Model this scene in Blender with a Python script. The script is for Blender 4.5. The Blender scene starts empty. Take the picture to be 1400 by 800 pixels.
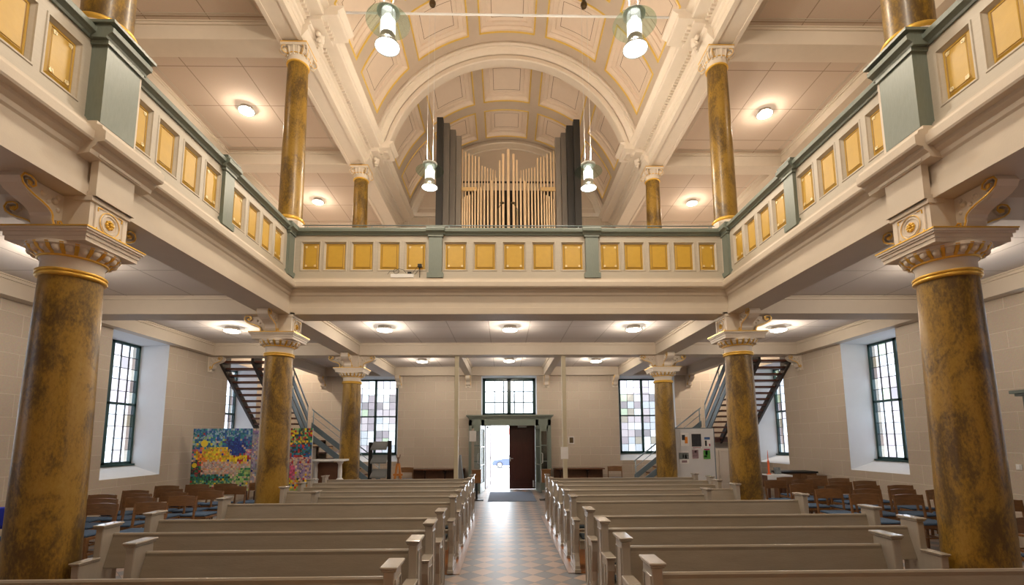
import bpy, bmesh, math, random
from math import sin, cos, pi, radians, sqrt
from mathutils import Vector, Matrix
random.seed(7)
C = bpy.context.scene.collection
# ------------------------------------------------------------------ helpers
class MB:
    """collects faces of one mesh"""
    def __init__(s): s.v=[]; s.f=[]; s.m=[]; s.sm=[]; s.col={}
    def vert(s,p): s.v.append(tuple(p)); return len(s.v)-1
    def face(s,pts,m=0,sm=False,col=None):
        i=[s.vert(p) for p in pts]; s.f.append(i); s.m.append(m); s.sm.append(sm)
        if col: s.col[len(s.f)-1]=col
    def faces(s,vs,fs,m=0,sm=False):
        b=len(s.v); s.v+= [tuple(p) for p in vs]
        for f in fs: s.f.append([b+i for i in f]); s.m.append(m); s.sm.append(sm)
        return s
    def box(s,x0,x1,y0,y1,z0,z1,m=0,M=None):
        if x0>x1: x0,x1=x1,x0
        if y0>y1: y0,y1=y1,y0
        if z0>z1: z0,z1=z1,z0
        vs=[Vector((x,y,z)) for z in (z0,z1) for y in (y0,y1) for x in (x0,x1)]
        if M: vs=[M@p for p in vs]
        return s.faces(vs,[(0,2,3,1),(4,5,7,6),(0,1,5,4),(2,6,7,3),(0,4,6,2),(1,3,7,5)],m)
    def prism(s,poly,fn,a,b,m=0,sm=False):
        """poly: 2d points, fn(u,v,w)->xyz ; extruded w from a to b"""
        n=len(poly); vs=[fn(u,v,a) for u,v in poly]+[fn(u,v,b) for u,v in poly]
        s.faces(vs,[tuple(range(n))[::-1],tuple(range(n,2*n))],m)
        s.faces(vs,[(i,(i+1)%n,n+(i+1)%n,n+i) for i in range(n)],m,sm); return s
    def lathe(s,prof,cx=0,cy=0,n=32,m=0,sm=True,cap=True,sx=1,sy=1):
        vs=[(cx+r*sx*cos(2*pi*k/n),cy+r*sy*sin(2*pi*k/n),z) for r,z in prof for k in range(n)]
        fs=[(j*n+k,j*n+(k+1)%n,(j+1)*n+(k+1)%n,(j+1)*n+k) for j in range(len(prof)-1) for k in range(n)]
        s.faces(vs,fs,m,sm)
        if cap:
            s.faces(vs[:n],[tuple(range(n))[::-1]],m); s.faces(vs[-n:],[tuple(range(n))],m)
        return s
    def tube(s,path,r,n=8,m=0,closed=False,sm=True):
        P=[Vector(p) for p in path]; k=len(P); rings=[]
        up=None
        for i in range(k):
            if closed: t=(P[(i+1)%k]-P[i-1]).normalized()
            else: t=(P[min(i+1,k-1)]-P[max(i-1,0)]).normalized()
            if up is None: up=t.orthogonal().normalized()
            a=(up-t*up.dot(t));  a=a.normalized() if a.length>1e-6 else t.orthogonal().normalized(); up=a; b=t.cross(a)
            rr=r[i] if isinstance(r,(list,tuple)) else r
            rings.append([P[i]+a*rr*cos(2*pi*j/n)+b*rr*sin(2*pi*j/n) for j in range(n)])
        vs=[p for R in rings for p in R]; fs=[]
        for i in range(k if closed else k-1):
            i2=(i+1)%k
            for j in range(n): fs.append((i*n+j,i*n+(j+1)%n,i2*n+(j+1)%n,i2*n+j))
        s.faces(vs,fs,m,sm)
        if not closed: s.faces(rings[0],[tuple(range(n))[::-1]],m); s.faces(rings[-1],[tuple(range(n))],m)
        return s
    def ball(s,c,r,m=0,nu=12,nv=8,sx=1,sy=1,sz=1,M=None):
        vs=[];fs=[]
        for j in range(nv+1):
            th=pi*j/nv
            for i in range(nu):
                p=Vector((r*sx*sin(th)*cos(2*pi*i/nu),r*sy*sin(th)*sin(2*pi*i/nu),r*sz*cos(th)))
                if M: p=M@p
                vs.append(p+Vector(c))
        for j in range(nv):
            for i in range(nu): fs.append((j*nu+i,(j+1)*nu+i,(j+1)*nu+(i+1)%nu,j*nu+(i+1)%nu))
        return s.faces(vs,fs,m,True)
    def sweep(s,prof,path,m=0,close_ends=True,mats=None):
        """prof [(o,z)] outward offset/height; path [(x,y,nx,ny)] with nx,ny the offset direction (already mitred)"""
        vs=[];n=len(prof)
        for x,y,nx,ny in path: vs+=[(x+nx*o,y+ny*o,z) for o,z in prof]
        for i in range(len(path)-1):
            for j in range(n-1):
                s.faces([vs[i*n+j],vs[i*n+j+1],vs[(i+1)*n+j+1],vs[(i+1)*n+j]],[(0,1,2,3)],mats[j] if mats else m)
        if close_ends: s.faces(vs[:n],[tuple(range(n))],m); s.faces(vs[-n:],[tuple(range(n))[::-1]],m)
        return s
def bmat(name):
    return M_[name]
def obj(name,mb,mat,parent=None,bevel=0,weld=True,loc=None,fix=True,sharp=.7):
    me=bpy.data.meshes.new(name)
    off=Vector(loc) if loc else Vector((0,0,0))
    me.from_pydata([tuple(Vector(p)-off) for p in mb.v],[],mb.f)
    mats=mat if isinstance(mat,(list,tuple)) else [mat]
    for x in mats: me.materials.append(M_[x] if isinstance(x,str) else x)
    for i,p in enumerate(me.polygons): p.material_index=min(mb.m[i],len(mats)-1); p.use_smooth=mb.sm[i]
    if mb.col:
        ca=me.color_attributes.new('tint','FLOAT_COLOR','CORNER')
        for i,p in enumerate(me.polygons):
            c=mb.col.get(i,(.5,.5,.5))
            for l in p.loop_indices: ca.data[l].color=(c[0],c[1],c[2],1)
    bm=bmesh.new(); bm.from_mesh(me)
    if weld: bmesh.ops.remove_doubles(bm,verts=bm.verts,dist=1e-5)
    if fix: bmesh.ops.recalc_face_normals(bm,faces=bm.faces)
    if bevel:
        ed=[e for e in bm.edges if len(e.link_faces)==2 and e.calc_face_angle(0)>.6]
        bmesh.ops.bevel(bm,geom=ed,offset=bevel,segments=1,affect='EDGES',clamp_overlap=True)
    for e in bm.edges:
        if len(e.link_faces)==2 and e.calc_face_angle(0)>sharp: e.smooth=False
    bm.to_mesh(me); bm.free(); me.update()
    o=bpy.data.objects.new(name,me); C.objects.link(o)
    if parent: o.parent=parent
    if loc: o.location=off
    return o
def tag(o,label=None,cat=None,group=None,kind=None):
    if label: o['label']=label
    if cat: o['category']=cat
    if group: o['group']=group
    if kind: o['kind']=kind
    return o
def thing(name,label,cat,loc=(0,0,0),rz=0,group=None):
    o=bpy.data.objects.new(name,None); C.objects.link(o); o.empty_display_size=.1
    o.location=loc; o.rotation_euler=(0,0,rz); return tag(o,label,cat,group)
def struct(name,mb,mat,**k):
    return tag(obj(name,mb,mat,**k),kind='structure')
def kids(o): return [c for c in bpy.data.objects if c.parent==o]
def dup(root,loc,rz=0,label=None,group=None):
    def cp(o,par):
        c=o.copy(); C.objects.link(c); c.parent=par
        for ch in KID[o.name]: cp(ch,c)
        return c
    if root.name not in KID: index_kids(root)
    c=cp(root,None); c.location=loc; c.rotation_euler=(0,0,rz)
    if label: c['label']=label
    if group: c['group']=group
    return c
KID={}
def index_kids(o):
    KID[o.name]=kids(o)
    for c in KID[o.name]: index_kids(c)
# ------------------------------------------------------------------ materials
M_={}
def new_mat(name):
    m=bpy.data.materials.new(name); m.use_nodes=True; nt=m.node_tree; nt.nodes.clear()
    out=nt.nodes.new('ShaderNodeOutputMaterial'); b=nt.nodes.new('ShaderNodeBsdfPrincipled')
    nt.links.new(b.outputs[0],out.inputs[0]); M_[name]=m
    return m,nt,b,out
def N(nt,t,**k):
    n=nt.nodes.new(t)
    for a,v in k.items(): setattr(n,a,v)
    return n
def math_(nt,op,a,b=None,c=None):
    n=nt.nodes.new('ShaderNodeMath'); n.operation=op
    for i,x in enumerate((a,b,c)):
        if x is None: continue
        if isinstance(x,(int,float)): n.inputs[i].default_value=x
        else: nt.links.new(x,n.inputs[i])
    return n.outputs[0]
def s2l(c): return tuple(((x/255)/12.92 if x/255<=.04045 else ((x/255+.055)/1.055)**2.4) for x in c)
def paint(name,rgb,rough=.5,metal=0,var=.06,scale=6,bump=.02,bscale=60,emit=None,es=0,stretch=None,coat=0):
    m,nt,b,out=new_mat(name); L=nt.links.new
    geo=N(nt,'ShaderNodeNewGeometry'); mp=N(nt,'ShaderNodeMapping'); L(geo.outputs['Position'],mp.inputs[0])
    if stretch: mp.inputs['Scale'].default_value=stretch
    nz=N(nt,'ShaderNodeTexNoise'); nz.inputs['Scale'].default_value=scale; nz.inputs['Detail'].default_value=4; L(mp.outputs[0],nz.inputs['Vector'])
    mx=N(nt,'ShaderNodeMix',data_type='RGBA'); L(nz.outputs['Fac'],mx.inputs['Factor'])
    mx.inputs['A'].default_value=(*[max(0,c*(1-var*1.6)) for c in rgb],1); mx.inputs['B'].default_value=(*[min(1,c*(1+var*1.6)) for c in rgb],1)
    L(mx.outputs['Result'],b.inputs['Base Color']); b.inputs['Roughness'].default_value=rough; b.inputs['Metallic'].default_value=metal
    if coat: b.inputs['Coat Weight'].default_value=coat
    if bump:
        n2=N(nt,'ShaderNodeTexNoise'); n2.inputs['Scale'].default_value=bscale; L(mp.outputs[0],n2.inputs['Vector'])
        bp=N(nt,'ShaderNodeBump'); bp.inputs['Strength'].default_value=bump*4; bp.inputs['Distance'].default_value=.01; L(n2.outputs['Fac'],bp.inputs['Height']); L(bp.outputs[0],b.inputs['Normal'])
    if emit: b.inputs['Emission Color'].default_value=(*emit,1); b.inputs['Emission Strength'].default_value=es
    return m
paint('cream',(.62,.545,.45),.55,var=.03)
paint('cream_light',(.72,.64,.545),.55,var=.03)
paint('vault_cream',(.74,.62,.51),.6,var=.03)
paint('vault_rib',(.54,.45,.36),.6,var=.03)
paint('vault_line',(.16,.09,.05),.6)
paint('molding_grey',(.50,.45,.38),.5,var=.04)
paint('parapet_paint',(.50,.45,.37),.45,var=.05,stretch=(1,1,8))
paint('sage',(.185,.22,.19),.38,var=.08,scale=20,stretch=(3,3,.6),bump=.03)
paint('sage_dark',(.10,.13,.115),.3,var=.08)
paint('gold',(.80,.50,.09),.36,metal=.45,var=.12,scale=30)
paint('gold_paint',(.72,.49,.10),.5,var=.06,scale=14)
paint('gold_panel',(.56,.345,.045),.42,metal=0,var=.06,scale=12,bump=.02,bscale=25)
paint('gold_pale',(.9,.75,.42),.4,metal=.1)
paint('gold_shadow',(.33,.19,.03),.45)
paint('white_reveal',(.74,.76,.78),.7,var=.02)
paint('white_plain',(.8,.8,.79),.5,var=.02)
paint('white_metal',(.75,.76,.76),.3,var=.02)
paint('window_green',(.012,.05,.05),.35)
paint('lead',(.03,.035,.04),.5)
paint('pew_paint',(.30,.26,.205),.36,var=.09,scale=9,stretch=(.5,3,3),bump=.03)
paint('pew_end_paint',(.40,.36,.31),.24,var=.06,scale=12,stretch=(2,2,.6),bump=.008,coat=.5)
paint('cushion_dark',(.03,.045,.06),.85)
paint('cushion_blue',(.06,.105,.18),.9,var=.1,scale=30)
paint('chair_wood',(.20,.095,.036),.32,var=.3,scale=8,stretch=(1,3,6),coat=.2)
paint('dark_wood',(.05,.018,.01),.35,var=.3,scale=8,coat=.2)
paint('door_wood',(.045,.010,.007),.35,var=.25,scale=8,stretch=(4,4,.6))
paint('bench_wood',(.13,.055,.025),.4,var=.25,scale=8)
paint('orange_wood',(.50,.19,.04),.35,var=.2,scale=10)
paint('tread_wood',(.10,.035,.02),.4,var=.2)
paint('light_wood',(.62,.42,.2),.4,var=.15)
paint('stringer_dark',(.022,.016,.014),.5)
paint('rail_steel',(.25,.32,.36),.3,metal=.5)
paint('rail_board',(.15,.20,.23),.35,metal=.2)
paint('black',(.006,.006,.007),.5)
paint('rack_grey',(.2,.215,.225),.5)
paint('post_cream',(.52,.46,.32),.45)
paint('organ_pipe',(.85,.66,.44),.35,metal=.3,var=.08,scale=3)
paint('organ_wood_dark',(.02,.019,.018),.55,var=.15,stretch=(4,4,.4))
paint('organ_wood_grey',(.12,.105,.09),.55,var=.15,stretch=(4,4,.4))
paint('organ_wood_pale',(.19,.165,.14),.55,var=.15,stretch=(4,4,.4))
paint('organ_case',(.03,.022,.016),.8)
paint('lamp_metal',(.45,.46,.44),.3,metal=.8)
paint('bronze',(.10,.07,.035),.35,metal=.7)
paint('white_enamel',(.8,.8,.78),.35)
paint('fixture_metal',(.42,.37,.31),.3,metal=.6)
paint('mat_blue',(.12,.15,.22),.95,var=.1,scale=80)
paint('paper',(.78,.76,.74),.7)
paint('board_white',(.66,.66,.67),.45,var=.02)
paint('candle_orange',(.75,.12,.02),.5)
paint('blue_cloth',(.01,.03,.45),.8,var=.15,scale=20)
paint('asphalt',(.42,.42,.42),.9,var=.06)
paint('facade',(.75,.74,.72),.8)
paint('facade_red',(.75,.25,.2),.6)
paint('car_blue',(.02,.035,.11),.25,coat=.6)
paint('tire',(.01,.01,.01),.8)
paint('poster_dark',(.02,.02,.025),.6,var=.5,scale=30); paint('poster_orange',(.75,.25,.02),.6); paint('poster_green',(.08,.30,.05),.6,var=.5,scale=40)
paint('poster_blue',(.05,.12,.3),.6); paint('poster_mauve',(.30,.20,.22),.6,var=.2,scale=30); paint('poster_red',(.3,.02,.08),.6); paint('poster_grey',(.16,.18,.18),.6,var=.6,scale=30)
paint('wood_floor',(.42,.16,.045),.28,var=.35,scale=5,stretch=(1,8,1),coat=.3)
paint('border_stone',(.42,.31,.26),.3,var=.06)
def emis(name,rgb,st):
    m,nt,b,out=new_mat(name); b.inputs['Base Color'].default_value=(.9,.9,.9,1); b.inputs['Emission Color'].default_value=(*rgb,1); b.inputs['Emission Strength'].default_value=st; return m
emis('lamp_glow',(1,.93,.80),9); emis('lamp_glow_white',(1,.98,.93),7)
def marble():
    m,nt,b,out=new_mat('ochre_marble'); L=nt.links.new
    g=N(nt,'ShaderNodeNewGeometry'); mp=N(nt,'ShaderNodeMapping'); mp.inputs['Scale'].default_value=(1.25,1.25,.6); mp.inputs['Rotation'].default_value=(.45,.6,.3); L(g.outputs['Position'],mp.inputs[0])
    n1=N(nt,'ShaderNodeTexNoise'); n1.inputs['Scale'].default_value=2.1; n1.inputs['Detail'].default_value=9; n1.inputs['Roughness'].default_value=.68; n1.inputs['Distortion'].default_value=.7; L(mp.outputs[0],n1.inputs['Vector'])
    n2=N(nt,'ShaderNodeTexNoise'); n2.inputs['Scale'].default_value=42; n2.inputs['Detail'].default_value=6; n2.inputs['Roughness'].default_value=.7; L(mp.outputs[0],n2.inputs['Vector'])
    r=N(nt,'ShaderNodeValToRGB'); e=r.color_ramp.elements
    e[0].position=.30; e[0].color=(.085,.043,.012,1); e[1].position=.56; e[1].color=(.30,.172,.020,1)
    x=e.new(.42); x.color=(.125,.072,.014,1); x=e.new(.75); x.color=(.36,.225,.04,1)
    f=math_(nt,'ADD',n1.outputs['Fac'],math_(nt,'MULTIPLY',math_(nt,'SUBTRACT',n2.outputs['Fac'],.5),.48)); L(f,r.inputs[0])
    L(r.outputs[0],b.inputs['Base Color']); b.inputs['Roughness'].default_value=.40
    b.inputs['Coat Weight'].default_value=.12; b.inputs['Coat Roughness'].default_value=.15
marble()
def ashlar(name,ax):
    m,nt,b,out=new_mat(name); L=nt.links.new
    g=N(nt,'ShaderNodeNewGeometry'); sp=N(nt,'ShaderNodeSeparateXYZ'); L(g.outputs['Position'],sp.inputs[0])
    z=math_(nt,'SUBTRACT',sp.outputs['Z'],.17)
    w=math_(nt,'SUBTRACT',z,math_(nt,'MULTIPLY',math_(nt,'SUBTRACT',1.0,math_(nt,'COSINE',math_(nt,'MULTIPLY',z,2*pi/.66))),.0225))
    cb=N(nt,'ShaderNodeCombineXYZ'); L(sp.outputs[ax],cb.inputs[0]); L(w,cb.inputs[1])
    br=N(nt,'ShaderNodeTexBrick'); L(cb.outputs[0],br.inputs['Vector']); br.inputs['Scale'].default_value=1
    br.inputs['Brick Width'].default_value=.74; br.inputs['Row Height'].default_value=.33; br.inputs['Mortar Size'].default_value=.008; br.inputs['Mortar Smooth'].default_value=.3
    br.inputs['Color1'].default_value=(.60,.51,.41,1); br.inputs['Color2'].default_value=(.64,.55,.445,1); br.inputs['Mortar'].default_value=(.74,.66,.56,1)
    nz=N(nt,'ShaderNodeTexNoise'); nz.inputs['Scale'].default_value=40; L(g.outputs['Position'],nz.inputs['Vector'])
    mx=N(nt,'ShaderNodeMix',data_type='RGBA',blend_type='MULTIPLY'); mx.inputs['Factor'].default_value=.25; L(br.outputs['Color'],mx.inputs['A']); L(nz.outputs['Color'],mx.inputs['B'])
    L(mx.outputs['Result'],b.inputs['Base Color']); b.inputs['Roughness'].default_value=.55
    bp=N(nt,'ShaderNodeBump'); bp.inputs['Strength'].default_value=.6; bp.inputs['Distance'].default_value=.01
    L(math_(nt,'ADD',br.outputs['Fac'],math_(nt,'MULTIPLY',nz.outputs['Fac'],.25)),bp.inputs['Height']); L(bp.outputs[0],b.inputs['Normal'])
ashlar('ashlar_x','X'); ashlar('ashlar_y','Y')
def grid_ceiling(name,sx,ox,sy,oy,c1,c2):
    m,nt,b,out=new_mat(name); L=nt.links.new
    g=N(nt,'ShaderNodeNewGeometry'); sp=N(nt,'ShaderNodeSeparateXYZ'); L(g.outputs['Position'],sp.inputs[0])
    def line(o,s,off):
        t=math_(nt,'PINGPONG',math_(nt,'SUBTRACT',o,off),s/2)
        return math_(nt,'LESS_THAN',t,.011)
    ax=math_(nt,'ABSOLUTE',sp.outputs['X'])
    f=math_(nt,'MAXIMUM',line(ax,sx,ox),line(sp.outputs['Y'],sy,oy))
    nz=N(nt,'ShaderNodeTexNoise'); nz.inputs['Scale'].default_value=120; L(g.outputs['Position'],nz.inputs['Vector'])
    mx=N(nt,'ShaderNodeMix',data_type='RGBA'); L(f,mx.inputs['Factor']); mx.inputs['A'].default_value=(*c1,1); mx.inputs['B'].default_value=(*c2,1)
    m2=N(nt,'ShaderNodeMix',data_type='RGBA',blend_type='MULTIPLY'); m2.inputs['Factor'].default_value=.3; L(mx.outputs['Result'],m2.inputs['A']); L(nz.outputs['Color'],m2.inputs['B'])
    L(m2.outputs['Result'],b.inputs['Base Color']); b.inputs['Roughness'].default_value=.8
    bp=N(nt,'ShaderNodeBump'); bp.inputs['Strength'].default_value=.5; bp.inputs['Distance'].default_value=.01; bp.invert=True; L(f,bp.inputs['Height']); L(bp.outputs[0],b.inputs['Normal'])
grid_ceiling('ceiling_grid_upper',1.22,5.79,1.22,.41+4.17,(.64,.52,.42),(.36,.27,.20))
grid_ceiling('ceiling_grid_lower',1.18,5.69,1.22,.41+4.17,(.74,.68,.64),(.46,.41,.37))
grid_ceiling('ceiling_grid_mid',.93,.465,1.22,.41+4.17,(.74,.69,.67),(.52,.47,.45))
def tiles():
    m,nt,b,out=new_mat('floor_tiles'); L=nt.links.new
    g=N(nt,'ShaderNodeNewGeometry'); sp=N(nt,'ShaderNodeSeparateXYZ'); L(g.outputs['Position'],sp.inputs[0])
    D=.33
    u=math_(nt,'ADD',math_(nt,'DIVIDE',math_(nt,'ADD',sp.outputs['X'],sp.outputs['Y']),D),-.057)
    v=math_(nt,'ADD',math_(nt,'DIVIDE',math_(nt,'SUBTRACT',sp.outputs['X'],sp.outputs['Y']),D),-.44)
    par=math_(nt,'FLOORED_MODULO',math_(nt,'ADD',math_(nt,'FLOOR',u),math_(nt,'FLOOR',v)),2)
    cb=N(nt,'ShaderNodeCombineXYZ'); L(math_(nt,'FLOOR',u),cb.inputs[0]); L(math_(nt,'FLOOR',v),cb.inputs[1])
    wn=N(nt,'ShaderNodeTexWhiteNoise',noise_dimensions='2D'); L(cb.outputs[0],wn.inputs['Vector'])
    mx=N(nt,'ShaderNodeMix',data_type='RGBA'); L(par,mx.inputs['Factor']); mx.inputs['A'].default_value=(.43,.33,.275,1); mx.inputs['B'].default_value=(.215,.225,.245,1)
    m2=N(nt,'ShaderNodeMix',data_type='RGBA',blend_type='MULTIPLY'); m2.inputs['Factor'].default_value=1; L(mx.outputs['Result'],m2.inputs['A'])
    val=math_(nt,'ADD',math_(nt,'MULTIPLY',wn.outputs['Value'],.25),.82); c3=N(nt,'ShaderNodeCombineXYZ'); [L(val,c3.inputs[i]) for i in range(3)]; L(c3.outputs[0],m2.inputs['B'])
    gr=math_(nt,'MAXIMUM',math_(nt,'LESS_THAN',math_(nt,'PINGPONG',u,.5),.014),math_(nt,'LESS_THAN',math_(nt,'PINGPONG',v,.5),.014))
    m3=N(nt,'ShaderNodeMix',data_type='RGBA'); L(gr,m3.inputs['Factor']); L(m2.outputs['Result'],m3.inputs['A']); m3.inputs['B'].default_value=(.13,.11,.10,1)
    L(m3.outputs['Result'],b.inputs['Base Color']); b.inputs['Roughness'].default_value=.27
    nz=N(nt,'ShaderNodeTexNoise'); nz.inputs['Scale'].default_value=9; L(g.outputs['Position'],nz.inputs['Vector'])
    L(math_(nt,'ADD',math_(nt,'MULTIPLY',nz.outputs['Fac'],.06),.37),b.inputs['Roughness'])
tiles()
def leaded():
    m,nt,b,out=new_mat('leaded_glass'); nt.nodes.remove(b); L=nt.links.new
    tc=N(nt,'ShaderNodeAttribute'); tc.attribute_name='tint'
    tr=N(nt,'ShaderNodeBsdfTransparent'); gl=N(nt,'ShaderNodeBsdfGlossy'); gl.inputs['Roughness'].default_value=.15
    L(tc.outputs['Color'],tr.inputs[0]); mx=N(nt,'ShaderNodeMixShader'); mx.inputs[0].default_value=.06; L(tr.outputs[0],mx.inputs[1]); L(gl.outputs[0],mx.inputs[2]); L(mx.outputs[0],out.inputs[0])
leaded()
def clear(name,col,fac=.08,rough=.05):
    m,nt,b,out=new_mat(name); nt.nodes.remove(b); L=nt.links.new
    tr=N(nt,'ShaderNodeBsdfTransparent'); tr.inputs[0].default_value=(*col,1); gl=N(nt,'ShaderNodeBsdfGlossy'); gl.inputs['Roughness'].default_value=rough
    mx=N(nt,'ShaderNodeMixShader'); mx.inputs[0].default_value=fac; L(tr.outputs[0],mx.inputs[1]); L(gl.outputs[0],mx.inputs[2]); L(mx.outputs[0],out.inputs[0])
clear('clear_glass',(.92,.95,.96)); clear('green_glass',(.80,.90,.84),.12); clear('dark_glass',(.30,.36,.36),.15)
def glow_glass():
    m,nt,b,out=new_mat('glow_glass'); nt.nodes.remove(b); L=nt.links.new
    tr=N(nt,'ShaderNodeBsdfTransparent'); em=N(nt,'ShaderNodeEmission'); em.inputs[0].default_value=(1,.97,.9,1); em.inputs[1].default_value=4
    mx=N(nt,'ShaderNodeMixShader'); mx.inputs[0].default_value=.4; L(tr.outputs[0],mx.inputs[1]); L(em.outputs[0],mx.inputs[2]); L(mx.outputs[0],out.inputs[0])
glow_glass()
def tinted():
    m,nt,b,out=new_mat('mosaic'); a=N(nt,'ShaderNodeAttribute'); a.attribute_name='tint'; nt.links.new(a.outputs['Color'],b.inputs['Base Color']); b.inputs['Roughness'].default_value=.5
tinted()
# ------------------------------------------------------------------ dimensions
XC=4.25; YC=(4.42,8.59,12.76); YB=16.92; XW=8.1; YF=-4.0
ZC=4.35; ZU=9.86
# ------------------------------------------------------------------ floor
mb=MB(); mb.box(-9,9,YF-.5,17.78,-.3,0); struct('floor',mb,'floor_tiles')
for s in (-1,1):
    for y0,y1 in ((YF,5.62),(6.42,11.1)):
        mb=MB(); mb.box(s*.80,s*4.05,y0,y1,0,.012); struct('floor_wood',mb,'wood_floor')
        mb=MB(); mb.box(s*.715,s*.80,y0,y1,0,.008); struct('floor_border',mb,'border_stone')
# ------------------------------------------------------------------ walls with openings
WINS=[(1.2,2.85),(5.38,7.03),(9.55,11.18),(13.6,15.25)]
def wall_with(name,fn,u0,u1,z0,z1,holes,depth,mat):
    """fn(u,w,z)->xyz ; w=0 the room face, w=depth outside"""
    mb=MB(); us=sorted({u0,u1,*[h[0] for h in holes],*[h[1] for h in holes]}); zs=sorted({z0,z1,*[h[2] for h in holes],*[h[3] for h in holes]})
    for i in range(len(us)-1):
        for j in range(len(zs)-1):
            uc=(us[i]+us[i+1])/2; zc=(zs[j]+zs[j+1])/2
            if any(h[0]<uc<h[1] and h[2]<zc<h[3] for h in holes): continue
            a,b,c,d=us[i],us[i+1],zs[j],zs[j+1]
            vs=[fn(u,w,z) for w in (0,depth) for z in (c,d) for u in (a,b)]
            mb.faces(vs,[(0,1,3,2),(4,6,7,5),(0,4,5,1),(2,3,7,6),(0,2,6,4),(1,5,7,3)],0)
    return struct(name,mb,mat,weld=False,fix=False)
RES={}
def window(n,fn,u0,u1,z0,z1,splay,cols,rows,seed,trans=None,sill=True,wd=.45,door=False):
    """splayed white reveal, green frame with two lights, leaded panes"""
    ui0,ui1=u0+splay,u1-splay; zi0=z0+(.25 if sill else 0); zi1=z1-.04
    mb=MB(); e=.012
    # reveal skins sit just inside the opening
    wd=wd; A=[fn(u0+.001,0.0,z0),fn(u1-.001,0.0,z0),fn(u1-.001,0.0,z1),fn(u0+.001,0.0,z1)]
    B=[fn(ui0,wd+.05,zi0),fn(ui1,wd+.05,zi0),fn(ui1,wd+.05,zi1),fn(ui0,wd+.05,zi1)]
    O=[fn(u0,wd+.12,z0),fn(u1,wd+.12,z0),fn(u1,wd+.12,z1),fn(u0,wd+.12,z1)]
    for i in range(4):
        j=(i+1)%4; mb.face([A[i],A[j],B[j],B[i]]); mb.face([B[i],B[j],O[j],O[i]])
    w=struct('window_%d'%n,mb,'white_reveal',fix=False)
    f=.10 if door else .055; mu=.07 if door else .04; mf=MB()
    def bar(a,b,c,d,y0=wd-.02,y1=wd+.05):
        vs=[fn(u,wv,z) for wv in (y0,y1) for z in (c,d) for u in (a,b)]
        mf.faces(vs,[(0,1,3,2),(4,6,7,5),(0,4,5,1),(2,3,7,6),(0,2,6,4),(1,5,7,3)],0)
    bar(ui0,ui0+f,zi0,zi1); bar(ui1-f,ui1,zi0,zi1); bar(ui0,ui1,zi1-f,zi1); bar(ui0,ui1,zi0,zi0+f)
    um=(ui0+ui1)/2; bar(um-mu,um+mu,zi0,zi1)
    if trans: bar(ui0,ui1,trans-.025,trans+.025)
    obj('window_frame',mf,'window_green',w)
    if not sill or door:
        pass
    # sill board under the frame
    ms=MB()
    vs=[fn(u,wv,z) for wv in (wd-.10,wd+.02) for z in (zi0-.03,zi0) for u in (ui0-.03,ui1+.03)]
    ms.faces(vs,[(0,1,3,2),(4,6,7,5),(0,4,5,1),(2,3,7,6),(0,2,6,4),(1,5,7,3)],0)
    obj('window_sill',ms,'window_green',w)
    rnd=random.Random(seed)
    pal=[(.20,.21,.22)]*8+[(.125,.113,.12)]*4+[(.09,.08,.088)]*2+[(.11,.13,.10)]*1+[(.12,.128,.14)]*5+[(.07,.065,.07)]*1+[(.09,.082,.07)]*1+[(.125,.115,.125)]*3
    if door: pal=[(.4,.41,.43)]
    for k,(a,b) in enumerate(((ui0+f,um-mu),(um+mu,ui1-f))):
        mp=MB(); ml=MB(); c0,c1=zi0+f,zi1-f
        for i in range(cols):
            for j in range(rows):
                x0=a+(b-a)*i/cols; x1=a+(b-a)*(i+1)/cols; q0=c0+(c1-c0)*j/rows; q1=c0+(c1-c0)*(j+1)/rows
                mp.face([fn(x0,wd+.015,q0),fn(x1,wd+.015,q0),fn(x1,wd+.015,q1),fn(x0,wd+.015,q1)],col=rnd.choice(pal))
        obj('window_pane',mp,'leaded_glass',w,weld=False,fix=False)
        lw=.018 if door else .006
        mf2=MB()
        def bar2(x0,x1,q0,q1):
            vs=[fn(u,wv,z) for wv in (wd,wd+.03) for z in (q0,q1) for u in (x0,x1)]
            mf2.faces(vs,[(0,1,3,2),(4,6,7,5),(0,4,5,1),(2,3,7,6),(0,2,6,4),(1,5,7,3)],0)
        if door:
            for q in ((.42,.84) if k==0 else (.16,.58)): x=a+(b-a)*q; bar2(x-lw*(1.5 if q in (.84,.16) else 1),x+lw,c0,c1)
        else:
            for i in range(1,cols): x=a+(b-a)*i/cols; bar2(x-lw,x+lw,c0,c1)
        for j in range(1,rows): q=c0+(c1-c0)*j/rows; bar2(a,b,q-lw,q+lw)
        obj('glazing_bars',mf2,'window_green' if door else 'lead',w)
    return w
PORT=[]
n=1
for s,nm in ((-1,'left'),(1,'right')):
    fn=lambda u,w,z,s=s:(s*(XW+w),u,z)
    holes=[(a,b,1.0,4.04) for a,b in WINS]
    wall_with('wall_'+nm,fn,YF-.6,YB+.6,0,ZU+.4,holes,.85,'ashlar_y')
    for i,(a,b) in enumerate(WINS):
        window(n,fn,a,b,1.0,4.04,.03,3,10,n*7+1,trans=2.60,wd=.66); PORT.append((s*(XW+.95),(a+b)/2,2.6,b-a,3.0,'x',s)); n+=1
fnb=lambda u,w,z:(u,YB+w,z)
BW=[(-5.88,-3.92,1.0,4.04),(4.02,6.08,1.0,4.04)]
wall_with('wall_back',fnb,-8.7,8.7,0,13.6,BW+[(-.94,1.06,2.62,4.04),(-.86,1.02,0,2.34)],.85,'ashlar_x')
for (a,b,c,d) in BW:
    window(n,fnb,a,b,c,d,.18,3,10,n*13,trans=2.62,wd=.64); PORT.append(((a+b)/2,YB+.95,2.6,b-a,3.0,'y',1)); n+=1
window(n,fnb,-.94,1.06,2.62,4.04,.03,2,3,5,sill=False,wd=.35,door=True); PORT.append((.06,YB+.95,3.3,2.0,1.4,'y',1)); n+=1
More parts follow.
